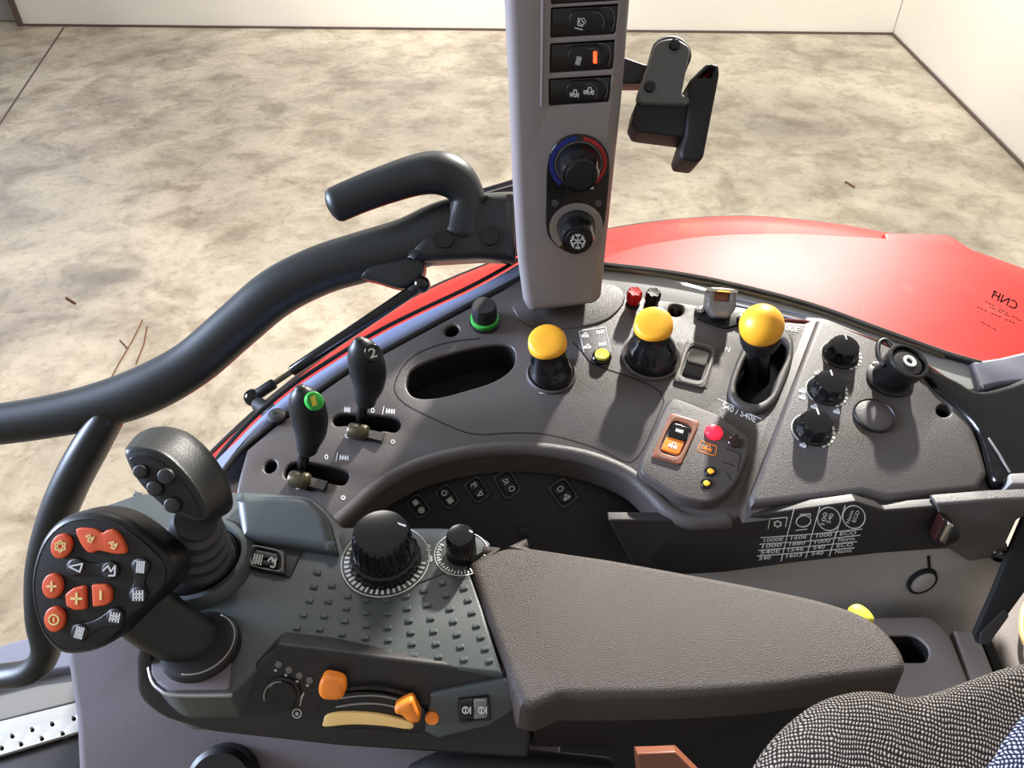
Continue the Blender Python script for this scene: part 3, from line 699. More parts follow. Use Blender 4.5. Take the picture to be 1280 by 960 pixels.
# three plinth knobs
for (u, v, lb) in ((1050, 444, 'black fluted knob nearest the sill, top of three in a slanted row'), (1032, 489, 'black fluted knob in the middle of the slanted row'), (1015, 538, 'black fluted knob lowest of the slanted row')):
    b_ = CON.pt(u, v, .011); K = thing('rotary_selector', lb, 'knob', b_, 'three fluted knobs on the rear plinth')
    MB().lathe(b_, UP, [(.021, -.001), (.021, .002), (.019, .003)], 40).build('skirt', M['gloss'], K)
    MB().lathe(b_, UP, [(.0185, .002), (.0185, .006, 1), (.0172, .016, 1), (.0155, .0185), (.008, .0195)], 60, ribs=10, rd=.07).build('knob', M['gloss'], K); KB = LAST[0]
    pr = MB(); HP = .0114
    c_ = CON.loop([(u, v)], .011)[0]
    def arcpx(a0, a1, r, w, h, n=8):
        p = [CON.w(c_[0] + r * math.cos(R(a0 + (a1 - a0) * k / n)), c_[1] + r * math.sin(R(a0 + (a1 - a0) * k / n)), h) for k in range(n + 1)]
        q_ = [CON.w(c_[0] + (r + w) * math.cos(R(a0 + (a1 - a0) * k / n)), c_[1] + (r + w) * math.sin(R(a0 + (a1 - a0) * k / n)), h) for k in range(n + 1)]
        pr.grid([q_, p])
    arcpx(105, 215, .0213, .0012, .0116)
    for a in range(6): arcpx(-75 + a * 15, -64 + a * 15, .0213, .002 + a * .0004, .0116, 3)
    pr.build('scale', M['white'], K)
    MB().box(CON.w(c_[0] + .003, c_[1] + .011, .011 + .0195), CON.ex * .0007, CON.ey * .004, CON.n * .0006).build('pointer', M['white'], KB)
# socket with tethered cap
b_ = CON.pt(1112, 474, .011); K = thing('power_socket', 'black power socket with white centre pin and looped cap strap near the sill', 'socket', b_)
ax = (pd(1124, 447, .84) - b_)
ax = Vector((.16, -.25, .85)).normalized(); 
MB().lathe(b_, UP, [(.026, 0), (.026, .002), (.022, .004)], 32).build('flange', M['black'], K)
MB().lathe(b_, ax, [(.021, 0), (.02, .02), (.0225, .024), (.0235, .036), (.022, .038), (.0195, .038), (.018, .030), (.004, .030)], 36).build('body', M['black'], K)
tp = b_ + ax * .030
MB().lathe(tp, ax, [(.017, 0), (.0165, .005), (.012, .006)], 30).build('insert', M['dark'], K)
MB().lathe(tp + Vector((.001, .0, 0)), ax, [(.0075, .004), (.0075, .0075), (.0045, .0075), (.003, .005)], 24).build('centre_pin', M['white'], K)
lp = sm([(1105, 457), (1098, 445), (1098, 430), (1106, 425), (1115, 432), (1120, 442)], 5, False)
MB().tube([CON.pt(u, v, .04) for u, v in lp], .0028, 10).build('cap_strap', M['black'], K)
for (u, v) in ((1093, 458), (1131, 477)): MB().lathe(CON.pt(u, v, .011), UP, [(.004, 0), (.004, .004), (.002, .005)], 10).build('mounting_screw', M['chrome'], K)
# blank round cover
b_ = CON.pt(1092, 520, .011); K = thing('round_cover', 'flat round brown-grey blank cover below the power socket', 'cover', b_)
MB().lathe(b_, UP, [(.0225, 0), (.0225, .0025), (.0215, .0035), (.0205, .002)], 40).build('rim', M['dark'], K)
MB().lathe(b_, UP, [(.0203, 0), (.0203, .0022), (.019, .003), (.005, .0034)], 40).build('disc', M['console'], K)
# key on front face
fo = FACE.pt(1180, 668); K = thing('toggle_key', 'black stubby turn key with a chrome edge on the front face', 'key switch', fo)
MB().lathe(fo, FACE.n, [(.014, -.002), (.014, .004), (.011, .006)], 28).build('barrel', M['black'], K)
kp = Pl(fo, FACE.n)
MB().px(kp, rect(1181, 666, 8, 15, 26, 3), top=.014, depth=.012, bev=.002).build('bow', M['darkled'], K)
MB().px(kp, rect(1184, 667, 4, 13, 26, 2), top=.0175, depth=.004, bev=.001).build('blade', M['chrome'], K)
fo = FACE.pt(1250, 692); K = thing('face_screw', 'black ringed screw at the end of the front face', 'screw', fo)
MB().lathe(fo, FACE.n, [(.010, 0), (.010, .002), (.0085, .004), (.006, .001)], 24).build('washer', M['gloss'], K)
MB().lathe(fo, FACE.n, [(.0045, 0), (.0045, .003), (.002, .0035)], 6).build('head', M['chrome'], K)

# ================================================================== SHIFT LEVERS
for (dx, dy, n_, em, dig, lb) in ((0, 0, '2', 'gloss', 'white', 'black rounded shift lever marked 2, nearer the pillar'), (-73, 60, '1', 'green', 'lemon', 'black rounded shift lever with a green badge marked 1')):
    bu, bv = 452 + dx, 530 + dy
    base = CON.pt(bu, bv, -.03); y0 = CON.pt(bu, bv).y
    def P(u, v, dy_=0): return pd(u + dx, v + dy, (y0 + dy_) / ray(u + dx, v + dy).y)
    K = thing('shift_lever', lb, 'lever', CON.pt(bu, bv), 'pair of shift levers')
    MB().tube([base, P(452, 515), P(455, 497)], [.0062, .0062, .0062], 14).build('shaft', M['black'], K)
    t_ = (y0) / ray(450 + dx, 460 + dy).y; k = t_ / 960
    sp = sm([(457, 502, 13.5), (458, 494, 15.5), (461, 480, 20), (460, 464, 23), (457, 449, 22.5), (453, 438, 19), (450, 430, 13.5), (448, 425, 7)], 4, False)
    MB().tube([P(u, v) for u, v, r in sp], [r * k for u, v, r in sp], 26, flat=.9, side=(0, 1, 0)).build('grip', M['handle'], K)
    # badge turned to the driver
    bc = P(467, 441, -.014); nrm = (CAM - bc).normalized() + Vector((.28, 0, .12)); bp = Pl(bc, nrm)
    bu2, bv2 = 467 + dx, 441 + dy
    bd = MB().px(bp, ell(bu2, bv2, 10.5, 12.5 if n_ == '1' else 12, -35), top=.0015, depth=.010, bev=.0012).build('badge', M[em], K)
    MB().text(bp, n_, (bu2 - (4.5 if n_ == '2' else 3.2), bv2 + 7), (bu2 + (5 if n_ == '2' else 2.6), bv2 + 4.5), (-3, -12), .0022).build('numeral', M[dig], bd)
    # pivot hardware in the slot
    pv = CON.pt(bu - 4, bv + 8, .004)
    MB().tube([pv + Vector((-.008, 0, 0)), pv + Vector((.008, -.004, 0))], .009, 14).build('pivot_bolt', M['steel'], K)
    MB().box(pv + Vector((.015, -.004, -.010)), (.013, -.004, 0), (.001, .006, 0), (0, 0, .008)).build('bracket', M['dark'], K)

# ================================================================== PILLAR
T = thing('control_pillar', 'tall grey upright pillar carrying black switches and two climate dials', 'pillar', (0.06, .80, CAM.z - .55))
sil = rp([(627, -90), (630, 0), (635, 100), (640, 220), (646, 320), (654, 380), (662, 394, 6), (744, 383, 6), (752, 376, 4), (757, 330), (767, 235), (779, 120), (789, 0), (796, -90)], 3)
holes = []
SW = [(-38, 4, 689, 775, 689, 774), (8, 46, 689, 774, 688, 769), (53, 90, 688, 769, 687, 766), (97, 131, 686, 765, 686, 761)]
for (y0, y1, a, b, c_, d) in SW: holes.append(rp([(a, y0 + 2), (b, y0 - 3), (d, y1 - 3), (c_, y1 + 2)], 2))
MB().px(PIL, sil, top=0, depth=.09, bev=.012, n=5, holes=holes, hb=.0012).build('housing', M['pillar'], T)
MB().px(PIL, rp([(672, -80), (780, -80), (766, 148), (672, 148)], 8), top=-.007, depth=.01, bev=0).build('switch_backing', M['void'], T)
fl = MB()
for v in (112, 205): fl.lathe(PIL.pt(645 + (v > 150) * 4, v, -.0035), (-.6, -.8, 0), [(.0018, 0), (.0018, .0015)], 8)
fl.build('side_screw', M['void'], T)
# raised bead beside the switches
MB().tube([PIL.pt(679, -60, 0), PIL.pt(678, 60, 0), PIL.pt(677, 132, 0)], .0016, 8).build('bead', M['pillar'], T)
plate = sm([(723, 168), (745, 174), (759, 190), (762, 210), (760, 240), (757, 270), (752, 290), (738, 308), (722, 318), (706, 314), (690, 302), (683, 285), (683, 250), (684, 210), (690, 188), (704, 173)], 4)
MB().px(PIL, plate, top=.002, depth=.004, bev=.001).build('dial_plate', M['gloss'], T)
pr = MB(); glyph(pr, PIL, 'flake', 694, 254, 4, 4, 0, .8, .0026); glyph(pr, PIL, 'flake', 748, 254, 3.5, 3.5, 0, .8, .0026); pr.build('plate_symbols', M['greyprint'], T)
lbs = ('black rocker switch cut by the top of the picture on the pillar', 'upper black rocker switch with a wiper-like symbol on the pillar', 'black pillar rocker switch with a glowing red lamp', 'lowest black pillar rocker switch with two vehicle symbols')
for i, (y0, y1, a, b, c_, d) in enumerate(SW):
    K = thing('rocker_switch', lbs[i], 'switch', PIL.pt((a + b) / 2, (y0 + y1) / 2, -.004), 'rocker switches on the pillar')
    cy = (y0 + y1) / 2; hh_ = (y1 - y0) / 2
    MB().px(PIL, rp([(a + 1, y0 + 3), (b - 1, y0 - 1), (d - 1, y1 - 4), (c_ + 1, y1)], 2), top=-.002, depth=.005, bev=.0006).build('bezel', M['gloss'], K)
    MB().px(PIL, sm([(a + 22, cy), (a + 27, cy - hh_ * .62), (a + 42, cy - hh_ * .74), (a + 60, cy - hh_ * .72), (a + 68, cy - hh_ * .2), (a + 66, cy + hh_ * .5), (a + 45, cy + hh_ * .7), (a + 27, cy + hh_ * .65)], 4), top=.0012, depth=.004, bev=.001).build('rocker', M['black'], K)
    MB().strokes(PIL, [sm([(b - 20, y0 + 1), (b - 9, y0 + 4), (b - 6, cy), (b - 9, y1 - 8)], 5, False), sm([(b - 33, y0 + 8), (b - 24, y0 + 9), (b - 19, cy), (b - 21, cy + 9)], 5, False)], .8, -.0016 + .003).build('rim', M['greyprint'], K)
    pr = MB()
    if i == 1: glyph(pr, PIL, 'seat', 725, 30, 6, 7, 15, 1.2, .0017); glyph(pr, PIL, 'ring', 728, 27, 4, 4, 0, 1.1, .0017)
    if i == 2: glyph(pr, PIL, 'bars', 723, 76, 3, 5, 15, 1.0, .0017)
    if i == 3: glyph(pr, PIL, 'tractor', 718, 117, 5, 5, 0, 1.3, .0017); glyph(pr, PIL, 'tractor', 736, 114, 6, 5, 0, 1.3, .0017)
    if i == 0: glyph(pr, PIL, 'bars', 725, -15, 4, 4, 0, 1, .0017)
    pr.build('symbol', M['white'], K)
    if i == 2: MB().px(PIL, rect(744, 72, 2.4, 7.5, 0, 1.5), top=.0022, depth=.002, bev=.0004).build('lamp', M['led2'], K, 'glowing red lamp')
def ring_arc(mb, c2, r0, r1, a0, a1, h, n=24, pl=PIL):
    P0 = [pl.w(c2[0] + r0 * math.cos(R(a0 + (a1 - a0) * k / n)), c2[1] + r0 * math.sin(R(a0 + (a1 - a0) * k / n)), h) for k in range(n + 1)]
    P1 = [pl.w(c2[0] + r1 * math.cos(R(a0 + (a1 - a0) * k / n)), c2[1] + r1 * math.sin(R(a0 + (a1 - a0) * k / n)), h) for k in range(n + 1)]
    mb.grid([P0, P1])
for (u, v, lb, kind) in ((723, 205, 'upper climate dial with a blue and red temperature ring on the pillar', 't'), (720, 284, 'lower climate dial with a silver ring and white snowflake on the pillar', 'f')):
    c2 = PIL.l2(u, v, .002); o = PIL.w(c2[0], c2[1], .002); k = (o - CAM).dot(Vector((0, CP, -SP))) / 960
    K = thing('climate_dial', lb, 'dial', o, 'climate dials on the pillar')
    if kind == 't':
        m1 = MB(); ring_arc(m1, c2, 31 * k, 36.5 * k, 97, 232, .0026); m1.build('blue_scale', M['bluep'], K)
        m1 = MB(); ring_arc(m1, c2, 31 * k, 35.5 * k, -52, 83, .0026); m1.build('red_scale', M['redp'], K)
        m1 = MB(); ring_arc(m1, c2, 28 * k, 29.5 * k, -50, 230, .0027, 40); m1.build('inner_line', M['greyprint'], K)
        kr = 27 * k
    else:
        m1 = MB(); ring_arc(m1, c2, 24 * k, 33.5 * k, -50, 235, .0028, 40); m1.build('silver_scale', M['silver'], K)
        for a in range(-40, 230, 45):
            pass
        kr = 23.5 * k
    MB().lathe(o, PIL.n, [(kr, 0), (kr * .99, .004), (kr * .95, .014, 1), (kr * .86, .026, 1), (kr * .8, .0285), (kr * .4, .030)], 60, ribs=9, rd=.04).build('knob', M['gloss'], K)
    MB().lathe(o, PIL.n, [(kr * .66, .028), (kr * .64, .0315), (kr * .3, .032)], 32).build('knob_cap', M['black'], K); KB = LAST[0]
    if kind == 'f':
        pc = PIL.w(c2[0], c2[1], .0342); pp = Pl(pc, PIL.n)
        pr = MB(); d_ = pc - CAM; t_ = d_.dot(Vector((0, CP, -SP))); uu = 640 + 960 * d_.x / t_; vv = 480 - 960 * (d_.dot(Vector((0, SP, CP)))) / t_
        glyph(pr, pp, 'flake', uu, vv, 9, 9, 0, 1.6, .0006); pr.build('snowflake', M['white'], KB)
    else:
        MB().box(PIL.w(c2[0] + kr * .55, c2[1] - kr * .6, .0295), PIL.ex * .002, PIL.ey * .001, PIL.n * .001).build('pointer', M['white'], K)

# ================================================================== PHONE CLAMP
T = thing('device_holder', 'dark grey clamp bracket sticking out to the right of the pillar', 'clamp', pd(840, 120, .80))
C1 = facing(840, 110, .80, .0, .25); C2 = facing(840, 110, .80)
MB().px(C2, rp([(772, 68), (786, 73), (812, 82), (808, 104), (776, 104)], 3), top=-.012, depth=.02, bev=.002).build('mount_arm', M['dark'], T)
MB().px(C1, rp([(820, 50, 12), (845, 46, 12), (864, 58, 8), (852, 118, 6), (872, 122), (868, 130), (800, 128, 6), (796, 118, 6)], 4), top=.006, depth=.012, bev=.003).build('link', M['clear2'], T)
for r_, (du, dv) in ((25, (2, 0)), (24, (0, 4))):
    pass
cyl = pd(842, 60, .80)
MB().lathe(C1.pt(841, 62, 0), C1.n, [(.020, -.034), (.0215, -.032), (.0215, -.020), (.0195, -.019), (.0195, -.016), (.0215, -.015), (.0215, -.008), (.019, -.006)], 36).build('pivot_disc', M['rubber'], T)
for (u, v) in ((843, 57), (812, 109)): MB().lathe(C1.pt(u, v, .006), C1.n, [(.006, 0), (.0058, .003), (.004, .004)], 16).build('rivet', M['gloss'], T)
mb = MB().px(C2, rp([(797, 124, 4), (862, 127, 2), (858, 172, 4), (796, 164, 5), (790, 152, 3), (793, 138, 2)], 3), top=.004, depth=.035, bev=.003); mb.build('jaw_block', M['rubber'], T)
MB().px(C2, rp([(862, 100, 3), (884, 78, 4), (899, 80, 4), (900, 92, 3), (880, 196, 5), (874, 202, 4), (852, 199, 4), (850, 190, 3), (857, 168, 2)], 3), top=.010, depth=.045, bev=.004, holes=[rp([(871, 97), (888, 82), (894, 84), (889, 97)], 2)]).build('upright_jaw', M['rubber'], T)

# ================================================================== GRAB HANDLE
T = thing('grab_handle', 'black moulded tubular grab handle arching across the opened side window', 'handle', pd(300, 420, 1.0))
main = sm([(-60, 536, 1.0, 25), (0, 530, 1.0, 26), (60, 521, 1.0, 27), (120, 508, 1.0, 29), (180, 488, 1.0, 31), (240, 455, 1.0, 30), (295, 408, 1.0, 30), (345, 366, 1.0, 31), (400, 338, 1.0, 31), (455, 321, 1.0, 32), (510, 306, 1.0, 34), (560, 288, 1.0, 38), (610, 282, 1.01, 40), (650, 280, 1.02, 40)], 5, False)
MB().tube([pd(u, v, t) for u, v, t, r in main], [r * t / 960 for u, v, t, r in main], 24, flat=.8, side=(0, .77, -.64)).build('bar', M['handle'], T)
br = sm([(135, 522, 1.0, 22), (112, 560, 1.0, 25), (88, 605, 1.01, 25), (68, 655, 1.03, 24), (54, 710, 1.05, 22), (52, 770, 1.06, 20), (58, 812, 1.07, 19), (40, 838, 1.08, 19), (0, 846, 1.1, 18), (-60, 850, 1.12, 18)], 5, False)
MB().tube([pd(u, v, t) for u, v, t, r in br], [r * t / 960 for u, v, t, r in br], 22, flat=.85, side=(1, 0, 0)).build('lower_loop', M['handle'], T)
up = sm([(420, 256, .97, 22.5), (450, 243, .97, 23), (485, 230, .97, 24), (520, 219, .97, 25.5), (548, 216, .97, 27), (570, 225, .975, 26), (584, 245, .98, 22), (584, 265, .985, 24), (580, 290, .99, 30)], 5, False)
MB().tube([pd(u, v, t) for u, v, t, r in up], [r * t / 960 for u, v, t, r in up], 24, flat=.8, side=(0, .77, -.64)).build('grip', M['handle'], T)
H1 = facing(600, 280, .99)
MB().px(H1, rp([(545, 262, 10), (603, 250, 8), (606, 240, 4), (645, 238), (645, 324), (600, 322, 6), (530, 326, 6), (505, 322)], 4), top=.020, depth=.045, bev=.012, n=4).build('hinge_block', M['handle'], T)
MB().px(H1, sm([(450, 345), (470, 352), (500, 360), (520, 352), (530, 335), (520, 318), (470, 325)], 4), top=.012, depth=.03, bev=.006).build('strut_lug', M['handle'], T)
for (u, v) in ((557, 300), (613, 297)): MB().lathe(H1.pt(u, v, .0195), H1.n, [(.016, 0), (.016, .0015), (.011, .0015), (.010, .0045), (.005, .005)], 24).build('bolt_cap', M['gloss'], T)
T = thing('window_latch', 'dark grey ribbed latch casing behind the handle hinge', 'latch', pd(590, 250, 1.08))
L1 = facing(590, 250, 1.07)
mb = MB().px(L1, rp([(530, 268, 8), (545, 252, 10), (645, 222), (645, 262), (560, 278, 6), (532, 278, 4)], 4), top=0, depth=.03, bev=.003); mb.build('casing', M['dark'], T)
MB().strokes(L1, [[(545, 258), (642, 231)], [(548, 266), (642, 240)]], 2, .001, th=.002).build('rib', M['silver'], T)
# gas strut
T = thing('gas_strut', 'slim black gas strut with ball joints linking window rail and handle', 'strut', pd(400, 440, .98))
a, b = pd(316, 497, .985), pd(527, 356, .985)
def lerpx(t): return a.lerp(b, t)
MB().tube([lerpx(.24), lerpx(.93)], 7.5 / 960, 18).build('cylinder', M['gloss'], T)
MB().tube([lerpx(.05), lerpx(.25)], 3.6 / 960, 14).build('rod', M['steel'], T)
for t0, t1 in ((.0, .12), (.9, 1.0)): MB().tube([lerpx(t0), lerpx(t1)], 7 / 960, 16).build('end_socket', M['rubber'], T)
for t0 in (0, 1): MB().sphere(lerpx(t0), 11 / 960, 18, 10).build('ball_joint', M['gloss'], T)
st = CON.pt(346, 521, .002)
MB().tube([pd(322, 505, .97), pd(337, 514, .955), st], [.009, .0105, .008], 14).build('stud', M['rubber'], T)
MB().lathe(st, UP, [(.010, -.004), (.010, .003), (.007, .005)], 20).build('nut', M['rubber'], T)

# ================================================================== REAR CORNER TRIM
T = thing('corner_pillar_cover', 'glossy black curved cover at the rear window corner', 'pillar cover', CON.pt(1250, 560))
MB().px(CON, sm([(1142, 442), (1168, 458), (1200, 474), (1225, 486), (1262, 478), (1310, 466), (1330, 540), (1310, 600), (1258, 603), (1243, 596), (1236, 570), (1224, 535), (1200, 508), (1165, 478)], 4), top=.018, depth=.05, bev=.010, n=5).build('shell', M['gloss'], T)
MB().tube([CON.pt(1236, 548, .022), CON.pt(1248, 566, .022), CON.pt(1262, 590, .02)], .0012, 6).build('edge_line', M['silver'], T)
MB().px(CON, rp([(1262, 592), (1300, 590), (1300, 604), (1264, 604)], 2), top=.022, depth=.02, bev=.001).build('clip', M['lining'], T)

# ================================================================== LOWER CAB LINING
T = thing('cab_side_lining', 'plain light grey side lining below the console front face', 'lining', LOW.pt(1100, 780))
MB().px(LOW, rp([(850, 690), (1190, 672), (1260, 680), (1262, 705), (1205, 830), (1040, 840), (850, 790)], 3), depth=.02, bev=.002).build('panel', M['lining'], T)
fold = rp([(1192, 684), (1206, 694), (1178, 770), (1170, 775)], 2)
b_ = LOW.pt(1152, 725); 
MB().lathe(b_, LOW.n, [(.0155, 0), (.015, .004), (.0135, .005), (.0125, .003)], 32, sy=1.4).build('cap_ring', M['void'], T)
MB().lathe(b_, LOW.n, [(.0123, 0), (.0123, .004), (.010, .0055), (.003, .006)], 32, sy=1.4).build('cap', M['lining'], T)
MB().strokes(LOW, [[(1161, 696), (1162, 712), (1168, 726)]], 4, .0006).build('moulded_groove', M['void'], T)
T = thing('belt_strap', 'black slanted belt strap running down beside the grey lining', 'strap', LOW.pt(1240, 790))
ST = facing(1250, 730, .80)
MB().px(ST, rp([(1300, 632), (1280, 648), (1262, 690), (1240, 745), (1219, 792), (1224, 806), (1238, 800), (1300, 715)], 2), top=0, depth=.006, bev=.002).build('webbing', M['void'], T)
MB().px(ST, rp([(1226, 792), (1256, 762), (1262, 770), (1236, 806), (1226, 806)], 2), top=.003, depth=.006, bev=.001).build('buckle_edge', M['dark'], T)
T = thing('wheel_arch_cover', 'brown-grey moulded cover right of the armrest with a black oval opening', 'cover', SEATB.pt(1130, 830))
cov = rp([(1040, 778, 6), (1068, 771, 4), (1165, 768, 22), (1188, 790, 10), (1212, 850), (1215, 900), (1020, 900)], 4)
MB().px(SEATB, cov, depth=.05, bev=.006, n=4, holes=[rp([(1108, 794, 3), (1145, 793, 14), (1163, 810, 14), (1160, 828, 12), (1128, 828, 6)], 8)], hb=.002).build('shell', M['cover'], T)
MB().px(SEATB, rp([(1080, 785), (1170, 785), (1170, 840), (1080, 840)], 4), top=-.045, depth=.004, bev=0).build('opening_floor', M['void'], T)
lo = SEATB.loop(rp([(1108, 794, 3), (1145, 793, 14), (1163, 810, 14), (1160, 828, 12), (1128, 828, 6)], 8))
if area2(lo) < 0: lo = lo[::-1]
lo = offset(dedupe(lo), .0006); lo.append(lo[0])
MB().grid([[SEATB.w(x, y, -.003) for x, y in lo], [SEATB.w(x, y, -.045) for x, y in lo]]).build('opening_shade', M['void'], T)  # black walls put the opening's shade into colour
T = thing('side_step_trim', 'pale folded trim strip beside the oval-hole cover', 'trim', SEATB.pt(1215, 820))
MB().px(SEATB, rp([(1191, 786), (1222, 788), (1245, 845), (1250, 900), (1216, 900), (1212, 850)], 3), top=-.002, depth=.05, bev=.004).build('strip', M['cover'], T)
MB().px(SEATB, rp([(1223, 790), (1240, 800), (1262, 850), (1262, 900), (1252, 900), (1246, 845)], 2), top=-.012, depth=.04, bev=.001).build('edge', M['void'], T)
T = thing('rear_floor_box', 'greyish-olive box at the right border behind the seat', 'box', SEATB.pt(1270, 790, -.05))
MB().px(SEATB, rp([(1238, 790), (1262, 742), (1310, 720), (1310, 880), (1268, 880)], 4), top=-.03, depth=.08, bev=.006).build('body', M['cover'], T)
lo = sm([(1290, 745), (1280, 760), (1277, 785), (1282, 805), (1292, 815)], 5, False)
MB().tube([SEATB.pt(u, v, -.015) for u, v in lo], .003, 8).build('loop_handle', M['cream'], T)
# hidden understructure: cab floor under everything near the seat
T = thing('cab_floor_mat', 'dark rubber cab floor mat glimpsed below the armrest', 'floor mat', (.2, .2, CAM.z - 1.25))
MB().box((.75, 0, CAM.z - 1.25), (1.05, 0, 0), (0, .6, 0), (0, 0, .015)).build('mat', M['rubber'], T)

# ================================================================== ARMREST CONSOLE
T = thing('armrest_console', 'dark grey armrest control console with a raised dot pattern', 'console', ARM.pt(400, 780, -.09))
body = [(118, 646), (134, 630)] + rp([(160, 616, 10), (300, 614, 10), (388, 619, 14), (414, 640, 12), (428, 658, 3), (560, 659, 6), (594, 669, 5), (613, 688, 2)], 6) + [(583, 703), (604, 760), (628, 842)] + rp([(345, 813, 2), (288, 868, 4), (212, 869, 26), (188, 850, 20), (183, 800, 10), (180, 740, 10), (160, 690, 14), (140, 655, 8)], 6)
MB().px(ARM, body, top=0, depth=.05, bev=.003, n=4).build('top_shell', M['arm'], T)
# left bowl rim and flank
fl_ = rp([(176, 790, 8), (168, 820, 10), (170, 872, 16), (200, 898, 18), (260, 916, 10), (420, 934), (660, 950), (664, 925), (654, 880), (634, 840), (345, 806), (286, 862), (214, 862), (190, 845), (186, 790)], 5)
MB().px(SIDE, fl_, top=0, depth=.02, bev=.004, n=3).build('flank', M['dark'], T)
MB().tube([ARM.pt(u, v, -.001) for u, v in sm([(182, 770), (183, 800), (188, 845), (200, 862), (220, 869), (290, 869)], 5, False)], .0014, 8).build('rim_bead', M['silver'], T)
MB().px(SIDE, rp([(538, 868), (625, 851), (640, 850), (652, 872), (650, 884), (612, 908), (548, 924), (530, 915)], 3), top=.004, depth=.006, bev=.002).build('switch_facet', M['arm'], T)  # lighter plastic paints in the light this facet catches
# hump behind the joystick
HU = Pl(ARM.pt(340, 655), (-.05, -.25, 1))
MB().px(HU, rp([(292, 616, 4), (384, 618, 12), (408, 642, 8), (422, 690, 6), (300, 672, 4)], 5), top=.014, depth=.03, bev=.008, n=5).build('hump', M['arm'], T)
mb = MB()
D = [[(258, 765), (290, 717), (316, 665), (340, 608), (358, 552), (372, 495)], [(357, 777), (380, 723), (399, 670), (415, 610), (430, 548)], [(457, 790), (471, 742), (481, 690), (488, 638), (495, 590)], [(556, 802), (564, 757), (569, 708), (571, 658), (570, 607)], [(656, 815), (656, 765), (655, 715), (653, 660), (650, 607)],
     [(758, 826), (752, 780), (747, 735), (740, 687), (733, 638), (727, 590)], [(858, 832), (848, 780), (838, 730), (827, 678), (813, 624), (800, 567)], [(960, 843), (946, 792), (932, 742), (917, 690), (903, 640), (888, 587), (873, 537)], [(1062, 848), (1045, 800), (1028, 753), (1010, 707), (992, 655), (976, 605), (960, 557), (945, 513)]]
for i, col in enumerate(D):
    for (x, y) in col:
        mb.px(ARM, rect(280 + x * .3125, 560 + y * .3125, 4.6, 2.6, 10 - i * 3.2 if i < 5 else -2 - (i - 4) * 2.5, 1), top=.0014, depth=.0018, bev=.0005)
mb.build('raised_dots', M['arm'], T)
MB().px(ARM, sm([(134, 655), (146, 643), (164, 640), (178, 650), (184, 670), (170, 690), (150, 680)], 4), top=.0035, depth=.002, bev=.0005).build('side_opening_shade', M['void'], T)  # black slab instead of a hollow, the dark inside is painted on
MB().px(ARM, rp([(186, 785), (222, 768), (290, 812), (287, 862), (212, 863), (190, 845)], 6), top=.0016, depth=.002, bev=.0005).build('scoop_floor', M['pedestal'], T)
MB().px(ARM, rp([(303, 668), (378, 688), (362, 722), (286, 698)], 3), top=.0012, depth=.002, bev=.0004).build('switch_recess', M['dark'], T)
# dial plate with scales
dp = sm([(430, 662), (500, 662), (560, 664), (600, 672), (612, 682), (596, 694), (572, 708), (540, 722), (505, 734), (478, 736), (452, 728), (436, 712), (429, 690)], 4)
MB().px(ARM, dp, top=.001, depth=.002, bev=.0004).build('dial_plate', M['arm'], T)
def dial(u, v, r, hgt, ro, lb, digits):
    c2 = ARM.l2(u, v, .001); o = ARM.w(c2[0], c2[1], .001); k = (o - CAM).dot(Vector((0, CP, -SP))) / 960
    K = thing('rotary_dial', lb, 'dial', o); kr = r * k; ro = ro * k
    pr = MB(); ring_arc(pr, c2, ro, ro + .0008, 0, 360, .0016, 48, ARM)
    n_ = 26
    for i in range(n_):
        a0 = 150 + i * 210 / n_
        ring_arc(pr, c2, ro * (.84 if i % 2 else .78), ro * .95, a0, a0 + (5 if i < 12 else 3.5), .0016, 2, ARM)
    pr.build('scale_print', M['white'], K)
    if hgt > .03:
        MB().lathe(o, ARM.n, [(kr * 1.16, 0), (kr * 1.17, .006, 1), (kr * 1.12, .009, 1), (kr * 1.0, .010)], 72, ribs=24, rd=.03).build('outer_ring', M['gloss'], K)
    MB().lathe(o, ARM.n, [(kr, 0), (kr, .008, 1), (kr * .96, hgt * .75, 1), (kr * .9, hgt * .95, 1), (kr * .84, hgt), (kr * .5, hgt * 1.02)], 96, ribs=24, rd=.05).build('knob', M['gloss'], K); KB = LAST[0]
    MB().box(ARM.w(c2[0] + kr * .5, c2[1] + kr * .3, hgt * 1.02), ARM.ex * kr * .28 - ARM.ey * kr * .12, ARM.ey * .0008, ARM.n * .0008).build('pointer', M['white'], KB)
    return K
dial(482, 700, 38, .036, 54, 'large ribbed black dial with an outer ring on the armrest', 1)
dial(577, 692, 19, .024, 33, 'small ribbed black dial beside the large one on the armrest', 0)
pr = MB().text(ARM, '2', (532, 688), (539, 688), (0, -8), .0016); pr.text(ARM, '3', (534, 702), (541, 702), (0, -8), .0016)
pr.build('scale_numerals', M['white'], T)
# paired switch left
rocker(ARM, 333, 698, 24, 15, 12, 'double rocker switch with white symbols left of the dot pattern', bez='dark', halves=('black', 'black'), icons=(), h0=.001, shear=.2)
pr = MB(); glyph(pr, ARM, 'bars', 322, 699, 6, 6, 12, 1.5, .0065); glyph(pr, ARM, 'hook', 340, 702, 5, 7, 12, 1.8, .0065); pr.build('switch_symbols', M['white'], T)
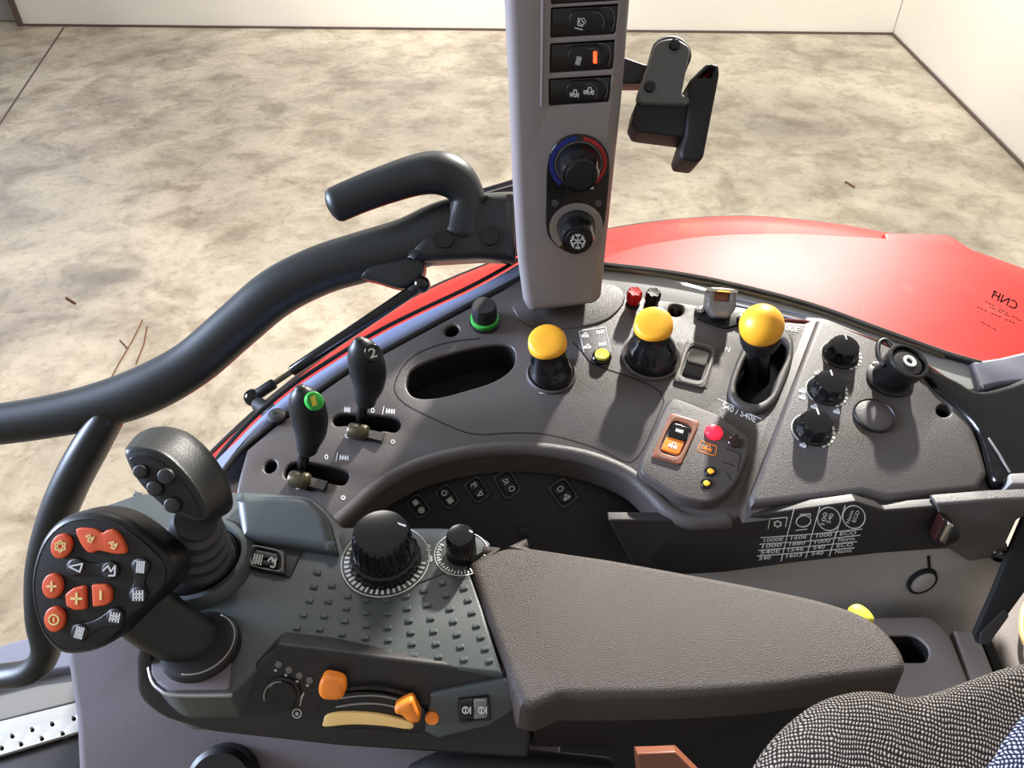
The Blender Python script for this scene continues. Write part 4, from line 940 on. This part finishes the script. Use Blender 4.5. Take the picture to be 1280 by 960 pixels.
# SIDE controls
b_ = SIDE.pt(354, 866, .0); K = thing('thumb_button', 'flat round dark button with a silver crescent on the armrest flank', 'button', b_)
kk = cr(354, 866, 20, SIDE)
MB().lathe(b_, SIDE.n, [(kk * 1.12, 0), (kk * 1.12, .002), (kk, .003)], 36).build('surround', M['dark'], K)
MB().lathe(b_, SIDE.n, [(kk * .98, 0), (kk * .98, .005), (kk * .9, .006), (kk * .3, .0062)], 36).build('cap', M['black'], K)
c2 = SIDE.l2(354, 866, 0); pr = MB(); ring_arc(pr, c2, kk * 1.0, kk * 1.07, 85, 190, .0062, 16, SIDE); pr.build('crescent', M['silver'], K)
mb = MB()
for (u, v) in ((348, 831), (361, 838), (374, 845), (387, 851)): mb.px(SIDE, ell(u, v, 4.4, 4.4, 0, 14), top=.001, depth=.001, bev=.0002)
mb.build('indicator_dots', M['greyprint'], T)
pr = MB()
for (u, v) in ((344, 838), (357, 844), (371, 852), (384, 857)): glyph(pr, SIDE, 'hook', u, v, 1.6, 1.2, 0, .9, .0008)
glyph(pr, SIDE, 'ring', 371, 892, 5.5, 5.5, 0, 1, .0008); glyph(pr, SIDE, 'seat', 371, 892, 2, 2, 0, .8, .0008); pr.strokes(SIDE, [sm([(375, 882), (377, 874), (380, 866), (377, 870), (374, 876)], 3, False)], 1, .0008); pr.build('flank_print', M['white'], T)
K = thing('slider_quadrant', 'curved slotted quadrant with an orange scale strip for two slider levers', 'slider guide', SIDE.pt(460, 890))
MB().px(SIDE, sm([(403, 872), (430, 866), (470, 866), (505, 874), (530, 886), (534, 905), (520, 916), (470, 912), (430, 911), (402, 906)], 4), top=.003, depth=.004, bev=.001).build('guide', M['gloss'], K)
a1 = sm([(420, 868), (450, 864), (480, 865), (515, 874)], 5, False)
for dv, m_, w_ in ((-7, 'dark', 4), (3, 'silver', 1.6), (13, 'silver', 1.6)):
    MB().strokes(SIDE, [[(u, v + dv + 3) for u, v in a1]], w_, .0045, th=.002).build('slot_edge', M[m_], K)
MB().px(SIDE, sm([(404, 903), (408, 895), (430, 891), (470, 893), (500, 899), (515, 904), (513, 912), (480, 908), (440, 906), (406, 909)], 3), top=.0055, depth=.004, bev=.0008).build('scale_strip', M['cream'], K)
for (o_, lb) in ((0, 'orange thumb slider lever at the left end of the slots'), (1, 'orange thumb slider lever at the right end of the slots')):
    if o_ == 0: ol = sm([(397, 862), (402, 849), (415, 849), (427, 854), (430, 866), (425, 876), (407, 877), (399, 872)], 4)
    else: ol = sm([(493, 886), (505, 879), (514, 877), (519, 886), (524, 896), (523, 905), (512, 905), (502, 897), (494, 894)], 4)
    cx = sum(p[0] for p in ol) / len(ol); cy = sum(p[1] for p in ol) / len(ol)
    K = thing('slider_lever', lb, 'lever', SIDE.pt(cx, cy), 'orange slider levers')
    MB().px(SIDE, ol, top=.016, depth=.011, bev=.0035, n=4).build('thumb_tab', M['orange'], K)
    MB().px(SIDE, rect(cx, cy + 2, 6, 4, 0, 1), top=.008, depth=.008, bev=.0005).build('stalk', M['black'], K)
pushbtn(541, 893, 8.5, .006, 'small round orange push button between sliders and rocker switch', 'orange', pl=SIDE)
rocker(SIDE, 593, 888, 20, 15, -6, 'two-tone rocker switch with round symbols at the end of the flank', bez='gloss', halves=('black', 'black'), h0=.004, split=None)
K = bpy.data.objects[[o.name for o in bpy.data.objects if o.get('label', '').startswith('two-tone')][0]]
MB().px(SIDE, rp([(577, 877), (592, 876), (592, 900), (577, 901)], 2), top=.009, depth=.006, bev=.001).build('rocker_half', M['black'], K)
MB().px(SIDE, rp([(592, 876), (609, 875), (609, 898), (592, 900)], 2), top=.0095, depth=.006, bev=.001).build('rocker_half', M['clear'], K, 'grey half')
pr = MB()
for x in (582, 602): glyph(pr, SIDE, 'ring', x, 888, 4, 4, 0, 1.5, .0102); pr.strokes(SIDE, [[(x, 885), (x, 891)], [(x + 6, 884), (x + 6, 892)]], 1.5, .0102)
pr.build('symbol', M['white'], K)

# ================================================================== ARMREST PAD
T = thing('armrest_pad', 'large padded brown-grey armrest wedge beside the seat', 'armrest', ARM.pt(850, 800, -.09))
pad = [(585, 702)] + rp([(601, 692, 4), (634, 681, 14), (668, 681, 10)], 4) + sm([(760, 696), (860, 714), (960, 733), (1035, 750), (1085, 769), (1113, 791), (1131, 817), (1132, 836), (1110, 842)], 4, False) + sm([(1040, 850), (960, 861), (860, 868), (760, 870), (700, 870)], 3, False) + [(668, 884), (650, 880), (636, 845), (608, 770)]
MB().px(ARM, pad, top=.004, depth=.030, bev=.007, n=5, flare=.002).build('cushion', M['pad'], T)
low = [(650, 876), (668, 892)] + sm([(760, 893), (860, 890), (930, 882), (985, 868), (1030, 846)], 3, False) + [(1020, 800), (900, 740), (660, 700), (612, 780)]
MB().px(ARM, low, top=-.024, depth=.05, bev=.003, n=3, flare=0).build('lower_shell', M['dark'], T)
yb = ARM.pt(1082, 766, -.012)
K = thing('yellow_tab', 'bright yellow tab peeking out behind the far edge of the armrest', 'tab', yb)
MB().px(ARM, sm([(1062, 757), (1074, 753), (1088, 762), (1094, 774), (1080, 776), (1066, 768)], 4), top=-.012, depth=.012, bev=.003).build('tab', M['lemon'], K)

# ================================================================== JOYSTICK
fr = [(155, 565), (162, 559), (176, 558), (195, 561), (213, 571), (231, 588), (246, 607), (257, 628), (262, 645), (256, 653), (243, 653), (224, 645), (208, 636), (192, 622), (176, 606), (163, 586)]
bk = [(172, 543), (182, 536), (194, 532), (212, 531), (234, 537), (256, 554), (274, 576), (288, 600), (294, 625), (290, 638), (278, 646), (262, 650), (236, 640), (214, 612), (190, 585), (174, 560)]
base = ARM.pt(250, 700)
T = thing('joystick', 'black loader joystick with four round buttons and a ribbed boot', 'joystick', base)
ta, tb = .500, .535
def ringp(k, infl=0.0, t=None):
    o = []
    cf_ = (sum(p[0] for p in fr) / 16, sum(p[1] for p in fr) / 16); cb = (sum(p[0] for p in bk) / 16, sum(p[1] for p in bk) / 16)
    for p, q_ in zip(fr, bk):
        u = p[0] * (1 - k) + q_[0] * k; v = p[1] * (1 - k) + q_[1] * k
        cx, cy = cf_[0] * (1 - k) + cb[0] * k, cf_[1] * (1 - k) + cb[1] * k
        o.append((cx + (u - cx) * (1 + infl), cy + (v - cy) * (1 + infl)))
    return sm(o, 3)
rings = []
for k, infl, t in ((0, -.10, ta - .001), (0, -.03, ta), (.05, 0, ta + .003), (.35, .01, ta + .014), (.7, .01, ta + .026), (.92, 0, ta + .034), (1, -.06, ta + .040), (1, -.25, ta + .046), (1, -.6, ta + .05)):
    rings.append([pd(u, v, t) for u, v in ringp(k, infl)])
h = MB().loft(rings[::-1]).build('head', M['handle'], T, ang=60)
JF = facing(205, 605, ta - .001)
inset = [(161, 573), (172, 569), (190, 572), (208, 582), (224, 598), (238, 616), (248, 634), (250, 646), (240, 645), (224, 637), (206, 625), (190, 611), (176, 595), (166, 582)]
for (u, v, rx) in ((175, 592, 10.5), (206, 599, 11), (192, 613, 10.5), (214, 631, 10.5)):
    pass
MB().px(JF, sm(inset, 3), top=.0012, depth=.003, bev=.001).build('face_plate', M['black'], T)
for (u, v, rx) in ((174, 590, 9.5), (206, 596, 11), (192, 611, 10.5), (214, 632, 10.5)):
    MB().px(JF, ell(u, v, rx, rx * .92, 30, 24), top=.0045, depth=.004, bev=.0014).build('button', M['dark'], T)
# boot
b0 = ARM.pt(247, 706, -.002); tN = pd(245, 650, .527); ax = tN - b0; H = ax.length
prof = [(.0285, 0)]
for i in range(5):
    z = H * (.06 + i * .19); r0 = .0285 - i * .0026
    prof += [(r0, z), (r0 - .0005, z + H * .07), (r0 - .0045, z + H * .1), (r0 - .0042, z + H * .14)]
prof += [(.014, H)]
MB().lathe(b0, ax, prof, 40).build('boot', M['bootg'], T)
MB().lathe(b0, (0, 0, 1), [(.034, -.004), (.0345, .003), (.0325, .007), (.030, .005), (.029, 0)], 44).build('boot_collar', M['gloss'], T)
MB().lathe(b0, (0, 0, 1), [(.046, -.004), (.045, .004), (.040, .010), (.036, .010), (.034, .004)], 44).build('mounting_ring', M['arm'], T)

# ================================================================== MULTI CONTROLLER
T = thing('multi_controller', 'black hand controller paddle with orange keys on a thick angled stem', 'controller', ARM.pt(250, 815))
MC = facing(125, 730, .50, -.12, .10)
MC = Pl(pd(125, 730, .50), Vector((-.05, -CP, SP)))
ho = sm([(108, 640), (140, 645), (168, 660), (195, 682), (211, 700), (215, 720), (206, 738), (188, 756), (168, 772), (150, 792), (128, 810), (100, 820), (72, 820), (50, 800), (38, 770), (33, 735), (38, 700), (52, 668), (76, 647)], 5)
MB().px(MC, ho, top=0, depth=.026, bev=.009, n=6).build('head', M['black'], T)
hi = [(125 + (u - 125) * .90, 731 + (v - 731) * .90) for u, v in ho]
MB().px(MC, hi, top=.0012, depth=.004, bev=.0008).build('face_plate', M['black'], T)
MB().strokes(MC, [hi], 1.0, .0013, closed=True).build('face_rim', M['handle'], T)
c = rel((20, 630), .20833)
hh = .0012
def key(out, m='button', h=.003, nm='key'): return MB().px(MC, out, top=hh + h, depth=.004, bev=.0011).build(nm, M[m], T)
def sym(kb, gl_, u, v, sx, sy, rot, w, m, h):
    pr = MB()
    for g in gl_: glyph(pr, MC, g[0], u, v, sx * g[1], sy * g[1], rot, w, h)
    pr.build('key_symbol', M[m], kb)
hs = hh + .0034
for (x, y, r_, gl_, w_) in ((265, 255, 15, (('gear', 1.2), ('ring', .6)), 1.5), (212, 495, 5, (('plus', .9),), 2.4), (225, 695, -3, (('ring', 1.0), ('minus', .35)), 2.0)):
    u, v = c(x, y); kb = key(ell(u, v, 12.5, 15.8, r_)); sym(kb, gl_, u, v, 6.2, 6.2, 0, w_, 'ivory', hs)
kb = key(sm([c(*p) for p in ((358, 152), (410, 146), (470, 155), (512, 175), (540, 160), (580, 158), (620, 195), (648, 250), (655, 295), (600, 302), (540, 290), (490, 282), (442, 296), (400, 262), (370, 205))], 3))
for (x, y) in ((440, 205), (580, 245)):
    u, v = c(x, y); sym(kb, (('hook', 1), ('plus', .6)), u, v, 5, 4.4, 25, 1.6, 'ivory', hs)
kb = key(rp([c(*p) for p in ((290, 545), (340, 505), (410, 492), (415, 635), (350, 640), (300, 615))], 3)); sym(kb, (('plus', 1),), *c(362, 568), 6.5, 6.5, 0, 2.8, 'ivory', hs)
kb = key(rp([c(*p) for p in ((450, 485), (540, 485), (568, 520), (565, 590), (530, 612), (458, 622))], 3)); sym(kb, (('minus', 1),), *c(507, 548), 5, 5, 0, 2.8, 'ivory', hs)
hs = hh + .0032
for (p, q_, g1, g2) in (((355, 380), (560, 400), ('arrowl', 8, 6, 10), ('hook', 8, 7, 0)), ((745, 378), (730, 550), ('bars', 5, 7, 5), ('bars', 7, 6, 0)), ((590, 680), (378, 772), ('bars', 6.5, 5.5, 10), ('bars', 5, 7, 15))):
    A_, B_ = c(*p), c(*q_); d = Vector((B_[0] - A_[0], B_[1] - A_[1])).normalized(); n_ = Vector((-d.y, d.x))
    def bn(t, w): return (A_[0] + (B_[0] - A_[0]) * t + n_.x * w, A_[1] + (B_[1] - A_[1]) * t + n_.y * w)
    L_ = math.dist(A_, B_); k1 = 12 / L_
    o_ = sm([bn(-k1, 0), bn(-k1 * .6, 9.5), bn(0, 12), bn(k1 * .7, 9), bn(.5, 6.5), bn(1 - k1 * .7, 9), bn(1, 12), bn(1 + k1 * .6, 9.5), bn(1 + k1, 0), bn(1 + k1 * .6, -9.5), bn(1, -12), bn(1 - k1 * .7, -9), bn(.5, -6.5), bn(k1 * .7, -9), bn(0, -12), bn(-k1 * .6, -9.5)], 3)
    MB().px(MC, o_, top=hh + .0015, depth=.003, bev=.0008).build('key_surround', M['black'], T)
    for P_, g in ((A_, g1), (B_, g2)):
        kb = key(ell(P_[0], P_[1], 10.5, 11), 'dark', .0028); sym(kb, ((g[0], 1),), P_[0], P_[1], g[1], g[2], g[3], 1.9, 'white', hs)
bs = ARM.pt(253, 806, 0)
st = sm([(150, 735, .535, 36), (172, 756, .540, 38), (195, 775, .545, 37), (218, 790, .55, 35.5), (240, 803, .555, 34), (256, 812, .562, 33)], 4, False)
MB().tube([pd(u, v, t) for u, v, t, r in st], [r * t / 960 for u, v, t, r in st], 30).build('stem', M['handle'], T)
o = ARM.pt(252, 810, 0)
MB().lathe(o, (0, 0, 1), [(.028, -.002), (.028, .002), (.0265, .006), (.022, .007)], 40).build('base_collar', M['dark'], T)
MB().tube([o + Vector((.0245 * math.cos(R(a)), .0245 * math.sin(R(a)), .007)) for a in range(-100, 70, 8)], .0007, 8).build('collar_line', M['silver'], T)

# ================================================================== PEDESTAL, STEP
T = thing('armrest_pedestal', 'mauve-grey upright column beneath the controller and armrest', 'pedestal', pd(150, 960, .66))
PD = Pl(pd(150, 880, .62), Vector((0, -.62, .78)))
MB().px(PD, rp([(88, 770, 10), (180, 760), (215, 780), (330, 800), (640, 850), (670, 1030), (98, 1030), (92, 900), (80, 820)], 6), top=0, depth=.06, bev=.008, n=4).build('column', M['pedestal'], T)
MB().px(PD, rp([(655, 900), (700, 900), (700, 1030), (655, 1030)], 2), top=-.02, depth=.04, bev=.002).build('back_plate', M['pedestal'], T)
b_ = PD.pt(283, 975); MB().lathe(b_, PD.n, [(.028, 0), (.028, .012), (.024, .016), (.015, .016)], 32).build('pivot_cap', M['black'], T)
MB().lathe(PD.pt(299, 946), PD.n, [(.004, 0), (.004, .003), (.002, .004)], 6).build('bolt', M['gloss'], T)
T = thing('cable_sleeve', 'black braided cable sleeve at the bottom edge under the armrest', 'cable', pd(620, 960, .62))
MB().tube([pd(u, v, .58) for u, v in sm([(520, 975), (560, 958), (620, 954), (680, 960), (760, 968)], 4, False)], [.012] * 17, 16).build('sleeve', M['rubber'], T)
T = thing('seat_base_panel', 'orange-brown base panel just showing under the armrest', 'panel', pd(830, 960, .66))
PB = facing(820, 955, .68)
MB().px(PB, rp([(796, 942), (845, 940), (880, 975), (800, 980)], 2), depth=.02, bev=.002).build('panel', M['copper'], T)
MB().px(PB, rp([(640, 885), (1040, 865), (1040, 1000), (640, 1000)], 2), top=-.06, depth=.01, bev=.001).build('gap_shade', M['void'], T)  # black sheet added to keep the gap below the pad dark

T = thing('cab_step', 'cab door sill with a perforated aluminium tread strip', 'step', STEP.pt(40, 900, -.05))
MB().px(STEP, rp([(-60, 830), (0, 806), (50, 792), (120, 790), (120, 830), (60, 838), (-60, 868)], 4), top=.03, depth=.05, bev=.006).build('outer_sill', M['sill2'], T)
MB().px(STEP, [(-60, 850), (120, 815), (120, 870), (-60, 915)], top=.012, depth=.04, bev=.002).build('inner_rail', M['clear'], T)
hl = [ell(x, y, 3.2, 3.2, 0, 10) for x, y in ((2, 935), (15, 920), (26, 930), (40, 912), (52, 923), (65, 905), (78, 917), (92, 898), (-10, 925), (-22, 942), (103, 910))]
MB().px(STEP, [(-60, 916), (120, 872), (120, 908), (-60, 962)], top=.010, depth=.006, bev=.001, holes=hl).build('tread_strip', M['alu'], T)
MB().px(STEP, [(-60, 860), (140, 800), (140, 1040), (-60, 1040)], top=0, depth=.03, bev=.001).build('floor_panel', M['dark'], T)

# ================================================================== SEAT
T = thing('driver_seat', 'driver seat in black and beige woven fabric at the lower right', 'seat', pd(1150, 960, .62))
S1 = Pl(pd(1120, 900, .46), Vector((-.10, -.15, 1)))
so = sm([(935, 985), (948, 945), (975, 908), (1010, 878), (1050, 862), (1092, 860), (1135, 868), (1175, 860), (1225, 842), (1290, 822), (1400, 810), (1420, 1000), (1300, 1120), (1100, 1150), (960, 1080)], 5)
S1l = [S1.l2(u, v) for u, v in so]
if area2(S1l) < 0: S1l = S1l[::-1]
rings = []
cx = sum(p[0] for p in S1l) / len(S1l); cy = sum(p[1] for p in S1l) / len(S1l)
for sc, hz in ((.05, .030), (.3, .029), (.55, .026), (.75, .019), (.88, .010), (.96, 0), (1.0, -.013), (1.0, -.03), (.97, -.06)):
    rings.append([S1.w(cx + (x - cx) * sc, cy + (y - cy) * sc, hz - .006) for x, y in S1l])
MB().loft(rings[::-1]).build('bolster', M['weave'], T, ang=70)
S2 = Pl(pd(1270, 950, .42), Vector((-.15, -.1, 1)))
so = sm([(1225, 985), (1240, 945), (1262, 912), (1295, 880), (1380, 870), (1400, 1000), (1300, 1060)], 4)
l2 = [S2.l2(u, v) for u, v in so]
if area2(l2) < 0: l2 = l2[::-1]
cx = sum(p[0] for p in l2) / len(l2); cy = sum(p[1] for p in l2) / len(l2); rings = []
for sc, hz in ((.1, .012), (.5, .011), (.8, .006), (.95, 0), (1.0, -.008), (.98, -.02)):
    rings.append([S2.w(cx + (x - cx) * sc, cy + (y - cy) * sc, hz) for x, y in l2])
MB().loft(rings[::-1]).build('centre_panel', M['weave2'], T, 'blue-grey woven centre panel', ang=70)

# ================================================================== LIGHTS
def area(name, loc, target, size, power, col, shape='DISK', sy=None):
    l = bpy.data.lights.new(name, 'AREA'); l.shape = shape; l.size = size
    if sy: l.size_y = sy
    l.energy = power; l.color = col; o = bpy.data.objects.new(name, l); COL.objects.link(o)
    o.location = loc; o.rotation_euler = (Vector(target) - Vector(loc)).to_track_quat('-Z', 'Y').to_euler(); return o
cab = Vector((.1, .65, 2.2)); kd = Vector((.32, .778, .50)).normalized()
area('hall_lamp', cab + kd * 4.8, cab, .2, 700, (1, .95, .88))
area('door_daylight', (-6.6, 8.6, 2.9), (-1, 2, 1.5), 3.2, 70, (.72, .82, 1), 'RECTANGLE', 2.2)
area('overhead_fill_far', (-1.5, 6.0, 6.5), (-1.5, 6.5, 0), 1.5, 150, (1, .96, .9))  # added fill from above, no fixture known there
area('windscreen_daylight', (-4.5, .9, 3.4), (0, .6, 2.1), 2.2, 75, (.62, .74, 1), 'RECTANGLE', 1.6).data.spread = R(50)
area('back_wall_fill', (-1.5, 7.4, 5.6), (-.3, 10.2, 1.4), 3.6, 120, (1, .96, .9), 'RECTANGLE', .6).data.spread = R(80)  # added wash that lifts the back wall, not a real fixture
area('right_wall_fill', (2.2, 6.4, 5.2), (5.6, 7.6, .6), 1.6, 90, (1, .96, .9)).data.spread = R(90)  # added to brighten the right wall, no such source known
w = bpy.data.worlds.new('hall_ambience'); bpy.context.scene.world = w; w.use_nodes = True
w.node_tree.nodes['Background'].inputs['Color'].default_value = (1, .96, .92, 1); w.node_tree.nodes['Background'].inputs['Strength'].default_value = .45

# ================================================================== CAMERA
cd = bpy.data.cameras.new('camera'); co = bpy.data.objects.new('camera', cd); COL.objects.link(co)
cd.sensor_width = 36; cd.lens = FL / 1280 * 36; cd.clip_start = .01; cd.clip_end = 60
co.location = CAM; co.rotation_euler = (math.pi / 2 - PITCH, 0, 0)
sc = bpy.context.scene; sc.camera = co
sc.view_settings.view_transform = 'Standard'; sc.view_settings.look = 'None'; sc.view_settings.gamma = 1; sc.view_settings.use_curve_mapping = False
sc.view_settings.exposure = 0.0
